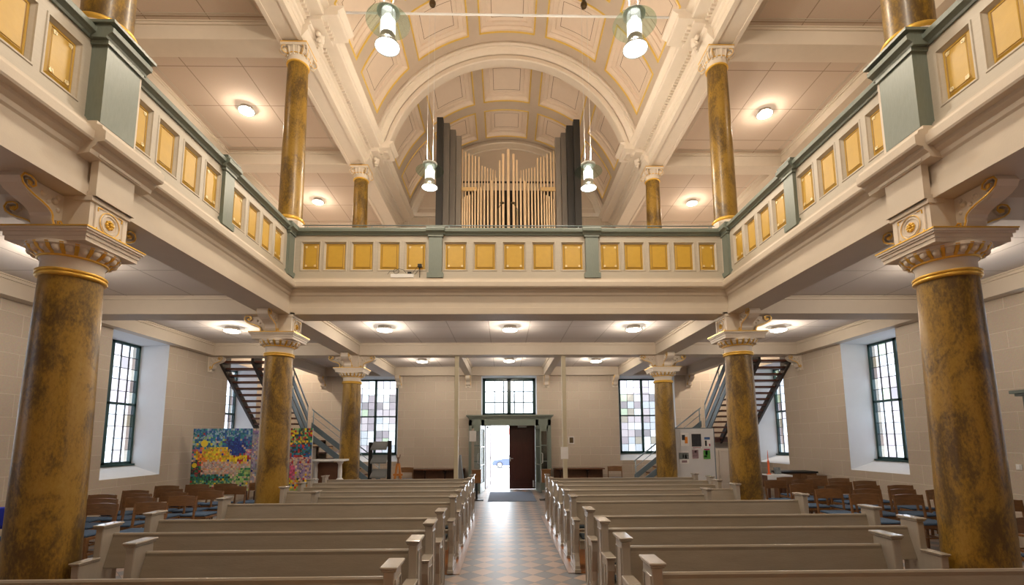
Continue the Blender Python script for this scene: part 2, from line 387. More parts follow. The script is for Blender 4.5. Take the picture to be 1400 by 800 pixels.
PORT.append((.08,YB+.95,1.15,1.9,2.3,'y',1))
mb=MB(); mb.box(-8.7,8.7,YF-.6,YF,0,13.8); struct('wall_front',mb,'cream')
# door jamb lining
mb=MB()
for x0,x1 in ((-.86,-.83),(.99,1.02)): mb.box(x0,x1,YB,YB+.85,0,2.34)
mb.box(-.86,1.02,YB,YB+.85,2.31,2.34); struct('trim_1',mb,'sage')
# ------------------------------------------------------------------ lower ceilings, gallery slabs
wellx=6.72
for s,nm in ((-1,'left'),(1,'right')):
    mb=MB(); mb.box(s*4.5,s*XW,YF,12.99,ZC,4.70); mb.box(s*4.5,s*wellx,12.99,YB,ZC,4.70)
    struct('ceiling',mb,'ceiling_grid_lower')
mb=MB(); mb.box(-4.5,4.5,8.75,YB,ZC,4.70); struct('ceiling',mb,'ceiling_grid_mid')
TR=[2]
def beam(x0,x1,y0,y1,z0=4.03,z1=ZC+.01,mat='cream',mold=True,axis=None):
    mb=MB(); mb.box(x0,x1,y0,y1,z0,z1)
    if mold:   # small cove moulding at the top on both long sides
        ax=axis or ('x' if abs(x1-x0)>abs(y1-y0) else 'y')
        for k,(o,h) in enumerate(((.03,.05),(.06,.025))):
            if ax=='x': mb.box(x0,x1,min(y0,y1)-o,max(y0,y1)+o,z1-h-.02*(1-k),z1-.002*(k+1))
            else: mb.box(min(x0,x1)-o,max(x0,x1)+o,y0,y1,z1-h-.02*(1-k),z1-.002*(k+1))
    o=struct('trim_%d'%TR[0],mb,mat,weld=False); TR[0]+=1; return o
for s in (-1,1):
    for yc in (.25,4.42,8.59,12.76): beam(s*4.5,s*XW,yc-.23,yc+.23)
    beam(s*4.02,s*4.5,8.9,YB,4.035)                         # over the rear columns
    beam(s*7.88,s*XW,YF,12.98,4.04,ZC+.005)                 # wall cornice in the aisles
    beam(s*(wellx),s*(wellx-.22),12.99,YB,4.035)            # stair well edge
    beam(s*4.5,s*(wellx-.23),YB-.2,YB,4.045)
    beam(s*1.30,s*1.52,12.99,YB,4.04); beam(s*1.53,s*4.01,YB-.2,YB,4.05)
beam(-4.01,4.01,12.53,12.99); beam(-1.29,1.29,YB-.2,YB,4.05)
# gallery edge: fascia, cornice and parapet profile swept along the three sides
PF=4.02; PY=8.40
prof=[(-.48,4.36),(-.48,4.03),(.02,4.03),(.02,4.15),(-.01,4.16),(-.01,4.37),(.01,4.39),(.02,4.43),(.06,4.46),(.07,4.49),(.13,4.50),(.14,4.52),(.14,4.60),(.11,4.62),(.10,4.65),(.05,4.67),(.05,4.70),(-.15,4.70)]
ress=[(o+(.10 if o>-.1 and z>4.38 else 0),z) for o,z in prof]
mb=MB()
mb.sweep(prof,[(-PF,YF,1,0),(-PF,4.09,1,0)]); mb.sweep(ress,[(-PF,4.09,1,0),(-PF,4.84,1,0)]); 
mb.sweep(prof,[(-PF,4.84,1,0),(-PF,PY,1,-1),(PF,PY,-1,-1),(PF,4.84,-1,0)]); mb.sweep(ress,[(PF,4.84,-1,0),(PF,4.09,-1,0)]); mb.sweep(prof,[(PF,4.09,-1,0),(PF,YF,-1,0)])
struct('trim_%d'%TR[0],mb,'cream',weld=False,fix=False); TR[0]+=1
# pier blocks over the front columns, tying capital to cornice
# ------------------------------------------------------------------ nested panels
def nested(mb,fn,u0,u1,v0,v1,prof,nu=1,fill=True):
    """prof [(inset,depth,mat)] ; fn(u,v,d)"""
    def ring(ins,d):
        a,b,c,e=u0+ins[0],u1-ins[0],v0+ins[1],v1-ins[1]
        P=[(a+(b-a)*i/nu,c) for i in range(nu)]+[(b,c)]+[(b-(b-a)*i/nu,e) for i in range(nu)]+[(a,e)]
        return [fn(u,v,d) for u,v in P]
    sc=prof[0][3] if len(prof[0])>3 else (1,1)
    prev=None; n=2*nu+2
    for it in prof:
        r=ring((it[0]*sc[0],it[0]*sc[1]),it[1])
        if prev:
            for i in range(n): mb.face([prev[i],prev[(i+1)%n],r[(i+1)%n],r[i]],it[2])
        prev=r
    L=prof[-1]
    if not fill: return
    b=prev[:nu+1]; t=prev[nu+1:][::-1]
    for i in range(nu): mb.face([b[i],b[i+1],t[i+1],t[i]],L[2])
# ------------------------------------------------------------------ gallery parapets
pz0,pz1=4.89,5.38
def parapet(name_label,fn,a0,a1,groups,pilasters,dots,wide=(),rail_ext=(0,0)):
    """fn(u,o,z): u along, o outward"""
    t=thing('gallery_parapet',name_label,'parapet',fn((a0+a1)/2,-.08,4.70))
    org=t.location.copy()
    def ob(nm,mb,mat,par=t,**k):
        o=obj(nm,mb,mat,par,**k); o.location=-org if par is t else (0,0,0); return o
    gn=lambda u,v,d:fn(u,d,v)
    panels=sorted(p for g in groups for p in g)
    mb=MB(); fr=.045
    us=sorted({a0,a1,*[x for p in panels for x in (p[0]-fr,p[1]+fr)]}); zs=[4.70,pz0-fr,pz1+fr,5.56]
    for i in range(len(us)-1):
        for j in range(3):
            uc=(us[i]+us[i+1])/2
            if j==1 and any(p[0]-fr<uc<p[1]+fr for p in panels): continue
            a,b,c,d=us[i],us[i+1],zs[j],zs[j+1]
            mb.face([fn(a,0,c),fn(b,0,c),fn(b,0,d),fn(a,0,d)])
    for p in panels:
        nested(mb,gn,p[0]-fr,p[1]+fr,pz0-fr,pz1+fr,[(0,0,0),(.006,.008,0),(.020,.008,0),(.026,-.006,0),(.045,-.03,0),(.0455,-.036,0)],fill=False)
    ob('parapet_frame',mb,'parapet_paint',fix=False,weld=True); mb=MB()
    mb.face([fn(a0,-.14,4.70),fn(a1,-.14,4.70),fn(a1,-.14,5.56),fn(a0,-.14,5.56)]); ob('rear_face',mb,'parapet_paint',fix=False); mb=MB()
    for z0,z1,o in ((4.70,4.735,.03),(4.735,4.755,.015)):
        P=[fn(a0,0,z0),fn(a1,0,z0),fn(a1,o,z0),fn(a0,o,z0),fn(a0,0,z1),fn(a1,0,z1),fn(a1,o,z1),fn(a0,o,z1)]
        mb.faces(P,[(2,3,7,6),(4,5,6,7),(0,3,2,1)])
    ob('plinth_strip',mb,'parapet_paint',fix=False)
    for k,p in enumerate(panels):
        mp=MB(); w=p[1]-p[0]
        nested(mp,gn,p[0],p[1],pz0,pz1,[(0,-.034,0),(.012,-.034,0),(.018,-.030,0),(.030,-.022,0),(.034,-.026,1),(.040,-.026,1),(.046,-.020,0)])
        # small board thickness behind
        q=ob('gilded_panel',mp,['gold_panel','gold_shadow'],fix=False,weld=False)
        if k in dots:
            for su,uu in ((1,p[0]+.058),(-1,p[1]-.058)):
                for sz,zz in ((1,pz0+.062),(-1,pz1-.062)):
                    md=MB()
                    for (du,dz,r) in ((0,0,.017),(su*.012,sz*.012,.011),(su*.018,-sz*.004,.008),(-su*.004,sz*.018,.008)):
                        P=[fn(uu+du+r*cos(a*pi/4),-.014,zz+dz+r*sin(a*pi/4)) for a in range(8)]
                        Q=[fn(uu+du+r*cos(a*pi/4),-.022,zz+dz+r*sin(a*pi/4)) for a in range(8)]
                        md.faces(P+Q,[tuple(range(8))]+[(i,(i+1)%8,8+(i+1)%8,8+i) for i in range(8)])
                    obj('corner_ornament',md,'gold_pale',q)
    def slab(mb,a,b,o0,o1,z0,z1):
        vs=[fn(u,o,z) for z in (z0,z1) for o in (o0,o1) for u in (a,b)]
        mb.faces(vs,[(0,2,3,1),(4,5,7,6),(0,1,5,4),(2,6,7,3),(0,4,6,2),(1,3,7,5)])
    RP=[(-.17,5.55),(.02,5.53),(.025,5.555),(.05,5.575),(.075,5.585),(.08,5.63),(.055,5.645),(.05,5.665),(-.17,5.67)]
    def rail(mb,a,b,ex=0):
        n=len(RP); vs=[fn(u,o+(ex if o>0 else 0),z) for u in (a,b) for o,z in RP]
        mb.faces(vs,[(i,i+1,n+i+1,n+i) for i in range(n-1)]+[(n-1,0,n,2*n-1),tuple(range(n)),tuple(range(n,2*n))[::-1]])
    mh=MB(); rail(mh,a0-rail_ext[0],a1+rail_ext[1]); ob('handrail',mh,'sage_dark' if 0 else 'sage')
    for a,b in pilasters:
        mq=MB(); slab(mq,a,b,-.01,.05,4.755,5.55); slab(mq,a-.03,b+.03,-.01,.07,4.705,4.80); slab(mq,a-.02,b+.02,-.01,.065,5.49,5.53)
        n0=len(mq.v); rail(mq,a-.05,b+.05,.05); slab(mq,a-.05,b+.05,-.18,.10,5.672,5.69); ob('pilaster',mq,'sage')
    for a,b in wide:
        mq=MB(); slab(mq,a,b,-.14,.15,4.705,5.55); slab(mq,a-.02,b+.02,-.14,.17,5.49,5.53); rail(mq,a-.05,b+.05,.15)
        slab(mq,a-.07,b+.07,-.19,.25,5.672,5.70); ob('pedestal',mq,'sage')
    return t
def run(a,n,w,pitch): return [(a+i*pitch,a+i*pitch+w) for i in range(n)]
# side parapets
near=[(4.02-.42*(i+1)+.15,4.02-.42*(i+1)+.42) for i in range(4)]
near=[(3.73,4.0),(3.31,3.58),(2.89,3.16),(2.47,2.74)]
for s,nm,side in ((-1,'painting','painting'),(1,'notice board','board')):
    fn=lambda u,o,z,s=s:(s*(PF-o),u,z)
    g1=run(4.62,4,.27,.42); g2=run(6.51,4,.27,.415); g0=sorted(near)
    g00=run(.6,4,.27,.42)
    parapet('long grey gallery parapet with gilded panels above the %s aisle'%nm,fn,0.25,PY,[g00,g0,g1,g2],[(6.20,6.42),(8.17,8.37),(2.14,2.36)],{0,3,4,7,8,11,12,15},wide=[(4.12,4.52)])
fn=lambda u,o,z:(u,PY-o,z)
gl=run(-3.83,5,.31,.475); gl=[(-3.83,-3.54),(-3.41,-3.06),(-2.91,-2.56),(-2.41,-2.07),(-1.92,-1.58)]
gc=run(-1.20,5,.37,.545); gr=[(1.70,2.03),(2.15,2.48),(2.62,2.95),(3.09,3.42),(3.56,3.84)]
parapet('wide grey organ gallery parapet with fifteen gilded panels above the aisle',fn,-PF,PF,[gl,gc,gr],[(-1.50,-1.26),(1.40,1.64)],{0,4,5,7,9,10,14})
# thin steel bar above the rear handrail
t=thing('safety_rail','thin steel bar on short stanchions above the organ gallery handrail','rail',(0,8.5,5.69))
mb=MB(); mb.tube([(-3.9,0,.085),(3.9,0,.085)],.011,8); obj('rail_bar',mb,'rail_steel',t)
for x in (-3.8,-2.6,-1.15,0.1,1.3,2.6,3.8):
    mb=MB(); mb.tube([(x,0,0),(x,0,.085)],.009,6); obj('stanchion',mb,'rail_steel',t)
# ------------------------------------------------------------------ columns
def torus_prof(r,z,t,n=8): return [(r+t*cos(-pi/2+pi*i/n),z+t*sin(-pi/2+pi*i/n)) for i in range(n+1)]
def scroll(name,par,ang,base,mats=('cream_light','gold'),w=.19,org=None,out=.42,h=.335,d0=.0):
    """S scroll bracket projecting along direction ang from base point; profile in (d,z)"""
    dx,dy=cos(ang),sin(ang); px,py=-dy,dx; bx,by,bz=base
    F=lambda d,q,z:(bx+dx*(d+d0)+px*q,by+dy*(d+d0)+py*q,bz+z)
    k=out/.425; kz=h/.35
    sil=[(.12,.06),(.105,.02),(.06,.0),(.025,.015),(.02,.05),(.045,.075),(.07,.06),(.065,.04)][::-1]+[(.12,.09),(.135,.125),(.175,.155),(.235,.18),(.30,.20),(.36,.225),(.408,.26),(.425,.305),(.405,.345),(.35,.355),(.305,.33),(.298,.29),(.325,.265),(.358,.275),(.362,.30)]
    path=[(a_*k,b_*kz) for a_,b_ in sil]; cx,cz=.345*k,.29*kz
    mb=MB(); th=.014
    for sgn in (1,):
        pts=[Vector((a,b)) for a,b in path]; n=len(pts); off=[]
        for i in range(n):
            tt=(pts[min(i+1,n-1)]-pts[max(i-1,0)]); tt=tt.normalized() if tt.length else Vector((1,0)); off.append(Vector((-tt.y,tt.x)))
        for i in range(n-1):
            a,b=pts[i],pts[i+1]; A=a+off[i]*th;Bq=b+off[i+1]*th;A2=a-off[i]*th;B2=b-off[i+1]*th
            vs=[F(p.x,q,p.y) for q in (-w/2,w/2) for p in (A,Bq,B2,A2)]
            mb.faces(vs,[(0,1,2,3),(4,7,6,5),(0,4,5,1),(1,5,6,2),(2,6,7,3),(3,7,4,0)],0)
    # body web between scroll and block, thinner
    body=[(0,0),(.07*k,.005)]+[(p*k,q*kz) for p,q in ((.10,.06),(.11,.10),(.13,.13),(.18,.155),(.25,.17),(.32,.185),(.37,.215),(.385,.27),(.36,.33))]+[(.30*k,h),(0,h)]
    mb.prism(body,lambda u,v,q:F(u,q,v),-w*.34,w*.34)
    for q in (-1,1):
        for (d,z,r) in ((cx,cz,.03),(.05*k,.04*kz,.018),(.09*k,.25*kz,.03),(.15*k,.22*kz,.022),(.20*k,.27*kz,.026),(.05*k,.18*kz,.022),(.06*k,.30*kz,.022)):
            mb.ball(F(d,q*w*.33,z),r,0,8,6)
    o=obj(name,mb,mats[0],par)
    mg=MB()
    for q in (-1,1):
        mg.tube([F(p[0],q*w*.5,p[1]) for p in path],.0095,5)
        mg.ball(F(cx,q*(w*.40),cz),.028,0,8,6); mg.ball(F(.05*k,q*(w*.40),.04*kz),.018,0,8,6)
    obj('gilded_edge',mg,mats[1],o)
    return o
def rel(mb,dx,dy,dz=0): mb.v=[(x-dx,y-dy,z-dz) for x,y,z in mb.v]; return mb
def lower_column(s,yc,label,kind):
    t=thing('column',label,'column',(s*XC,yc,0),0,'lower gallery columns')
    H=3.28
    mb=MB(); mb.lathe([(.275,.28)]+torus_prof(.255,.32,.04,8)+[(.27,.40)]); mb.box(-.262,.262,-.262,.262,.0125,.28); obj('column_base',mb,'cream',t)
    mb=MB(); P=[]
    for i in range(15):
        k=i/14; P.append((.268-.006*k-.03*k**2.2,.42+(H-.42)*k))
    mb.lathe(P,n=48); obj('shaft',mb,'ochre_marble',t)
    mb=MB(); mb.lathe([(.235,3.265)]+torus_prof(.245,3.285,.018)+[(.25,3.30)]+torus_prof(.25,3.318,.014)+[(.235,3.335)],n=40); obj('neck_ring',mb,'gold',t)
    mb=MB(); mb.lathe([(.232,3.33),(.232,3.42),(.245,3.44),(.30,3.50),(.345,3.53),(.345,3.56)],n=40); obj('echinus',mb,'cream_light',t)
    mb=MB(); ne=20
    for k in range(ne):
        a=2*pi*k/ne; mb.ball((.298*cos(a),.298*sin(a),3.508),.036,0,10,8,1,1,1.15)
    obj('egg_moulding',mb,'cream_light',t)
    mb=MB()
    for k in range(ne):
        a=2*pi*(k+.5)/ne
        for da in (-.028,0,.028): mb.tube([(.262*cos(a+da),.262*sin(a+da),3.462),(.318*cos(a+da),.318*sin(a+da),3.50),(.345*cos(a+da),.345*sin(a+da),3.545)],.0075,5)
    mb.lathe(torus_prof(.25,3.452,.013),n=40,cap=False); obj('gilded_darts',mb,'gold',t)
    ax,ay=.40,.34
    mb=MB(); mb.box(-ax+.04,ax-.04,-ay+.04,ay-.04,3.56,3.60); mb.box(-ax+.03,ax-.03,-ay+.03,ay-.03,3.60,3.635)
    mb.lathe([(1.0,3.635),(1.035,3.65),(1.06,3.672)],n=4,sm=False) if 0 else None
    mb.box(-ax+.015,ax-.015,-ay+.015,ay-.015,3.635,3.655); mb.box(-ax,ax,-ay,ay,3.655,3.675); obj('abacus',mb,'cream_light',t)
    mb=MB(); mb.box(-ax-.006,ax+.006,-ay-.006,ay+.006,3.675,3.688); obj('gilded_rim',mb,'gold',t)
    # impost block with scroll brackets
    mb=MB(); mb.box(-.20,.20,-.20,.20,3.688,4.03)
    if kind!='rear':
        mb.box(.14*-s,.285*-s,-.206,.226,3.689,4.029)
        mb.box(.14*-s,.305*-s,-.215,.235,3.985,4.03)
    obj('impost_block',mb,'cream_light',t)
    dirs=[(0,-1),(0,1),(s,0)] + ([(-s,0)] if kind=='rear' else [])
    for dx,dy in dirs:
        scroll('scroll_bracket',t,math.atan2(dy,dx),((.20 if kind=='rear' or dy==0 else .20)*dx-(0.03*-s if dy else 0),.20*dy,3.69))
    if kind!='rear':
        # square rosette tablet on the nave face
        X=.285*-s; g=lambda u,v,d:(X-s*d,u+.01,v)
        mb=MB(); nested(mb,g,-.17,.17,3.71,3.975,[(0,.002,0),(.006,.012,0),(.018,.012,0),(.022,.004,0)])
        for r in (.112,.085):
            mb.tube([g(r*cos(2*pi*k/28),3.84+r*sin(2*pi*k/28),.004) for k in range(28)],.009,6,closed=True)
        o=obj('rosette_tablet',mb,'cream_light',t)
        mg=MB()
        mg.tube([g(.112*cos(2*pi*k/28),3.84+.112*sin(2*pi*k/28),.012) for k in range(28)],.004,5,closed=True)
        for k in range(8):
            a=2*pi*k/8; mg.ball(g(.033*cos(a),3.84+.033*sin(a),.008),.017,0,8,6)
        mg.ball(g(0,3.84,.02),.016,0,8,6)
        for qa in (1,-1):
            for qb in (1,-1):
                mg.tube([g(qa*.135,3.84+qb*.08,.008),g(qa*.14,3.84+qb*.118,.008),g(qa*.09,3.84+qb*.12,.008)],.006,5)
        obj('rosette',mg,'gold',o)
    return t
for s,side in ((-1,'painting'),(1,'notice board')):
    lower_column(s,YC[0],'nearest ochre marbled column under the gallery on the %s side'%side,'front')
    lower_column(s,YC[1],'ochre marbled column under the organ gallery corner on the %s side'%side,'front')
    lower_column(s,YC[2],'farthest ochre marbled column beside the rear window on the %s side'%side,'rear')
    # pier above the front columns up to the cornice
    for yc in YC[:1]:
        mb=MB(); mb.box(s*(PF-.02),s*(PF-.09),yc-.20,yc+.23,4.03,4.46); mb.box(s*(PF-.02),s*(PF-.105),yc-.215,yc+.245,4.03,4.07)
        mb.box(s*(PF-.02),s*(PF-.12),yc-.24,yc+.27,4.40,4.47)
        struct('trim_%d'%TR[0],mb,'cream',weld=False); TR[0]+=1
    mb=MB(); mb.box(s*(PF-.02),s*(XC-.34-.0),YC[1]-.21,YC[1]+.20,4.028,4.06); struct('trim_%d'%TR[0],mb,'cream'); TR[0]+=1
# wall brackets carrying the beams
def wall_bracket(ang,base,label): 
    t=thing('wall_bracket',label,'bracket',(base[0],base[1],base[2]))
    mb=MB(); dx,dy=cos(ang),sin(ang); px,py=-dy,dx
    F=lambda d,q,z:(dx*d+px*q,dy*d+py*q,z)
    mb.prism([(-.0,0),(.03,0),(.03,.42),(0,.42)],lambda u,v,q:F(u,q,v),-.11,.11)
    obj('back_plate',mb,'cream_light',t)
    scroll('scroll',t,ang,(dx*.02,dy*.02,.08),w=.16,out=.34,h=.33)
    mb=MB(); mb.ball(F(.035,0,.04),.035,0,8,6); obj('drop',mb,'cream_light',t)
for s,side in ((-1,'painting'),(1,'notice board')):
    wall_bracket(0 if s<0 else pi,(s*XW,12.76,3.61),'white scroll bracket on the side wall beside the stairs, %s side'%side)
    wall_bracket(-pi/2,(s*6.61,YB,3.61),'white scroll bracket on the rear wall beside the stairwell, %s side'%side)
    wall_bracket(-pi/2,(s*4.26-.0+(.36 if s<0 else -.36),YB,3.62),'white scroll bracket at the corner of the rear window, %s side'%side)
    wall_bracket(-pi/2,(s*1.41,YB,3.62),'white scroll bracket beside the entrance window, nearer the %s'%('painting' if s<0 else 'notice board'))
def upper_column(s,yc,label):
    X=4.19; t=thing('upper_column',label,'column',(s*X,yc,4.70),0,'upper gallery columns'); 
    z=lambda q:q-4.70
    mb=MB(); mb.box(-.22,.22,-.22,.22,z(4.701),z(5.72)); mb.box(-.27,.27,-.27,.27,z(5.70),z(5.80)); mb.lathe([(.26,z(5.80)),(.255,z(5.84)),(.23,z(5.88))],n=32); obj('pedestal_block',mb,'cream_light',t)
    mb=MB(); mb.lathe([(.215,z(5.86))]+torus_prof(.23,z(5.90),.03)+[(.215,z(5.95))],n=40); obj('base_ring',mb,'gold',t)
    mb=MB(); P=[(.213-.003*k/12-.022*(k/12)**2,z(5.94+ (9.12-5.94)*k/12)) for k in range(13)]; mb.lathe(P,n=40); obj('shaft',mb,'ochre_marble',t)
    mb=MB(); mb.lathe([(.19,z(9.10))]+torus_prof(.198,z(9.12),.018)+[(.19,z(9.15))],n=36); obj('neck_ring',mb,'gold',t)
    mb=MB(); mb.lathe([(.185,z(9.14)),(.19,z(9.22)),(.215,z(9.27)),(.235,z(9.32)),(.235,z(9.40))],n=32)
    mb.box(-.25,.25,-.25,.25,z(9.40),z(9.455))
    for k in range(16):
        a=2*pi*k/16; mb.tube([(.20*cos(a),.20*sin(a),z(9.24)),(.232*cos(a),.232*sin(a),z(9.30)),(.245*cos(a),.245*sin(a),z(9.39))],.022,6)
    for qa in (1,-1):
        for qb in (1,-1):
            dx,dy=qa/sqrt(2),qb/sqrt(2)
            for q in (-.03,.03):
                path=[]
                for i in range(22):
                    a=.5*pi-i*.36; r=.085-.0035*i; path.append((dx*(.27+r*cos(a))-dy*q,dy*(.27+r*cos(a))+dx*q,z(9.31)+r*sin(a)))
                mb.tube(path,.016,6)
            mb.ball((dx*.27,dy*.27,z(9.30)),.05,0,8,6)
    c=obj('capital',mb,'cream_light',t)
    mb=MB(); mb.box(-.256,.256,-.256,.256,z(9.455),z(9.475)); mb.lathe(torus_prof(.222,z(9.265),.01),n=32,cap=False)
    for qa in (1,-1):
        for qb in (1,-1):
            dx,dy=qa/sqrt(2),qb/sqrt(2)
            for q in (-.047,.047):
                mb.tube([(dx*(.27+(.09-.0035*i)*cos(.5*pi-i*.36))-dy*q,dy*(.27+(.09-.0035*i)*cos(.5*pi-i*.36))+dx*q,z(9.31)+(.09-.0035*i)*sin(.5*pi-i*.36)) for i in range(20)],.006,5)
    obj('gilding',mb,'gold',c)
    return t
for s,side in ((-1,'painting'),(1,'notice board')):
    upper_column(s,YC[0]+.02,'ochre marbled gallery column standing on the wide parapet pedestal, %s side'%side)
    upper_column(s,YC[1]+.02,'tall ochre marbled gallery column at the parapet corner, %s side'%side)
    upper_column(s,YC[2],'farthest ochre marbled gallery column beside the organ, %s side'%side)
# ------------------------------------------------------------------ upper entablature, aisles, vault
ent=[(4.50,9.87),(4.50,9.475),(4.42,9.475),(4.42,9.50),(4.10,9.50),(4.10,9.475),(4.00,9.475),(4.00,9.62),(3.985,9.63),(3.985,9.72),(3.95,9.735),(3.93,9.76),(3.96,9.77),(3.96,9.83),(3.90,9.85),(3.90,9.91),(3.86,9.925),(3.80,9.935),(3.60,9.945),(3.585,9.96),(3.585,10.04),(3.55,10.055),(3.52,10.08),(3.48,10.11),(3.48,10.14),(4.00,10.15)]
for s in (-1,1):
    mb=MB()
    def seg(a,b,ex=0):
        P=[(s*(x-(ex*(2.4 if z>9.84 else 1) if x<4.05 and z>9.6 and (z,x)!=(10.15,4.0) else 0)),z) for x,z in ent]
        vs=[(x,y,z) for y in (a,b) for x,z in P]; n=len(P)
        mb.faces(vs,[(i,i+1,n+i+1,n+i) for i in range(n-1)]+[tuple(range(n)),tuple(range(n,2*n))[::-1]])
    ys=[YF]
    for yc in (.25,)+YC: ys+= [yc-.33,yc+.33]
    ys.append(YB)
    for i in range(len(ys)-1): seg(ys[i],ys[i+1],.11 if i%2 else 0)
    struct('trim_%d'%TR[0],mb,'cream_light',weld=False,fix=False); TR[0]+=1
    # dentil row
    md=MB(); y=YF+.1
    while y<YB-.05:
        if not any(abs(y-yc)<.40 for yc in (.25,)+YC): md.box(s*3.91,s*3.825,y,y+.04,9.855,9.912)
        y+=.085
    for yc in YC:
        for k in range(5): md.box(s*3.64,s*3.56,yc-.19+k*.085,yc-.15+k*.085,9.855,9.912)
    struct('trim_%d'%TR[0],md,'cream_light',weld=False); TR[0]+=1
    for yc,pl in ((YC[1],'above the tall gallery column'),(YC[2],'beside the great arch'),(YC[0],'above the parapet pedestal')):
        t=thing('console',"carved white cherub-like console on the entablature %s, %s side"%(pl,'painting' if s<0 else 'notice board'),'console',(s*3.83,yc,9.60))
        t['label']='carved white leaf console on the entablature %s, %s side'%(pl,'painting' if s<0 else 'notice board')
        m2=MB()
        m2.ball((-s*.07,0,.12),.085,0,10,8,.8,1,1.1)
        for q in (-1,1): m2.ball((-s*.05,q*.09,.15),.055,0,8,6); m2.ball((-s*.05,q*.06,.05),.045,0,8,6)
        m2.ball((-s*.05,0,.0),.04,0,8,6); m2.ball((-s*.10,.0,.17),.045,0,8,6); m2.ball((-s*.02,0,-.07),.025,0,8,6)
        obj('leaf_carving',m2,'cream_light',t)
    # upper aisle ceiling + cross beams
    mb=MB(); mb.box(s*4.5,s*8.12,YF,YB,ZU,ZU+.25); struct('ceiling',mb,'ceiling_grid_upper')
    for yc in (.25,4.42,8.59,12.76): beam(s*4.505,s*8.1,yc-.22,yc+.22,9.50,ZU+.005,'cream')
    beam(s*7.87,s*8.1,YF,YB,9.60,ZU+.004,'cream')
    beam(s*4.505,s*4.62,YF,YB,9.72,ZU+.003,'cream',mold=False)
    # outer trim rectangle lines of each bay
    for y0,y1 in ((4.64,8.37),(8.81,12.54),(12.98,16.9)):
        mt=MB()
        for o in (.16,.20):
            a,b,c,d=4.62+o,7.87-o,y0+o,y1-o; w=.012
            mt.box(s*a,s*b,c,c+w,ZU-.006,ZU); mt.box(s*a,s*b,d-w,d,ZU-.006,ZU); mt.box(s*a,s*(a+w),c,d,ZU-.0055,ZU); mt.box(s*(b-w),s*b,c,d,ZU-.0055,ZU)
        struct('trim_%d'%TR[0],mt,'vault_line' if 0 else 'molding_grey',weld=False); TR[0]+=1
# vault
R0=3.85; ZV=9.40
def cyl(a,y,d): # d outward recess (radius increases)
    r=R0+d; return (r*sin(radians(a)),y,ZV+r*cos(radians(a)))
angs=[-78,-69.8,-45.4,-40.4,-16.2,-11.8,11.8,16.2,40.4,45.4,69.8,78]
cof=[(-69.8,-45.4),(-40.4,-16.2),(-11.8,11.8),(16.2,40.4),(45.4,69.8)]
def vault(y0,y1,rows):
    mb=MB(); ys=sorted({y0,y1,*[q for r in rows for q in r]})
    for i in range(len(angs)-1):
        for j in range(len(ys)-1):
            a,b,c,d=angs[i],angs[i+1],ys[j],ys[j+1]
            if any(abs(a-p[0])<.01 for p in cof) and any(abs(c-r[0])<.001 for r in rows): continue
            n=max(2,int((b-a)/3))
            for k in range(n):
                p,q=a+(b-a)*k/n,a+(b-a)*(k+1)/n
                mb.face([cyl(p,c,0),cyl(q,c,0),cyl(q,d,0),cyl(p,d,0)],0,True)
    k=180/pi/R0
    for a,b in cof:
        for c,d in rows:
            nested(mb,cyl,a,b,c,d,[(0,0,0,(k,1)),(.006,-.018,1),(.035,-.018,1),(.045,.005,1),(.055,.045,2),(.11,.085,2),(.12,.085,2),(.125,.11,3),(.22,.11,3),(.228,.095,2),(.25,.095,2),(.26,.13,3),(.365,.13,3),(.366,.131,4),(.378,.131,4),(.379,.13,3)],nu=8)
    o=struct('ceiling',mb,['vault_rib','gold_paint','vault_cream','vault_cream','vault_line'],fix=False); return o
rows=[(12.1-1.83*i-1.48,12.1-1.83*i) for i in range(8)]
vault(YF,12.42,rows[::-1]); vault(12.95,YB,[(13.17,14.83),(15.23,16.72)])
# great arch rib
mb=MB(); rp=[(3.90,12.42),(3.80,12.37),(3.77,12.37),(3.77,12.45),(3.745,12.45),(3.735,12.49),(3.67,12.53),(3.62,12.59),(3.62,12.64),(3.575,12.64),(3.575,12.59),(3.47,12.59),(3.45,12.62),(3.45,12.88),(3.47,12.90),(3.52,12.92),(3.60,12.95),(3.90,12.97)]
na=72
for i in range(na):
    a,b=[radians(-82+164*q/na) for q in (i,i+1)]
    for j in range(len(rp)-1):
        (r1,y1),(r2,y2)=rp[j],rp[j+1]; mb.face([(r1*sin(a),y1,ZV+r1*cos(a)),(r1*sin(b),y1,ZV+r1*cos(b)),(r2*sin(b),y2,ZV+r2*cos(b)),(r2*sin(a),y2,ZV+r2*cos(a))],0,True)
struct('trim_%d'%TR[0],mb,'cream_light',fix=False,sharp=.15); TR[0]+=1
# tympanum mouldings on the rear wall: wall face in plain plaster and arched frame
mb=MB(); pts=[(3.84*sin(radians(a)),ZV+3.84*cos(radians(a))) for a in range(-78,79,4)]
mb.prism(pts,lambda u,v,w:(u,w,v),YB-.03,YB-.005); struct('trim_%d'%TR[0],mb,'vault_rib',fix=True); TR[0]+=1
mb=MB(); rp=[(3.74,YB-.03),(3.73,YB-.09),(3.69,YB-.10),(3.66,YB-.06),(3.50,YB-.06),(3.48,YB-.08),(3.45,YB-.08),(3.43,YB-.03)]
for i in range(60):
    a,b=[radians(-76+152*q/60) for q in (i,i+1)]
    for j in range(len(rp)-1):
        (r1,y1),(r2,y2)=rp[j],rp[j+1]; mb.face([(r1*sin(a),y1,ZV+r1*cos(a)),(r1*sin(b),y1,ZV+r1*cos(b)),(r2*sin(b),y2,ZV+r2*cos(b)),(r2*sin(a),y2,ZV+r2*cos(a))],0,True)
mb.box(-3.6,3.6,YB-.09,YB-.03,10.10,10.24); mb.box(-3.5,3.5,YB-.05,YB-.03,10.42,10.45)
struct('trim_%d'%TR[0],mb,'cream',fix=False,sharp=.15); TR[0]+=1
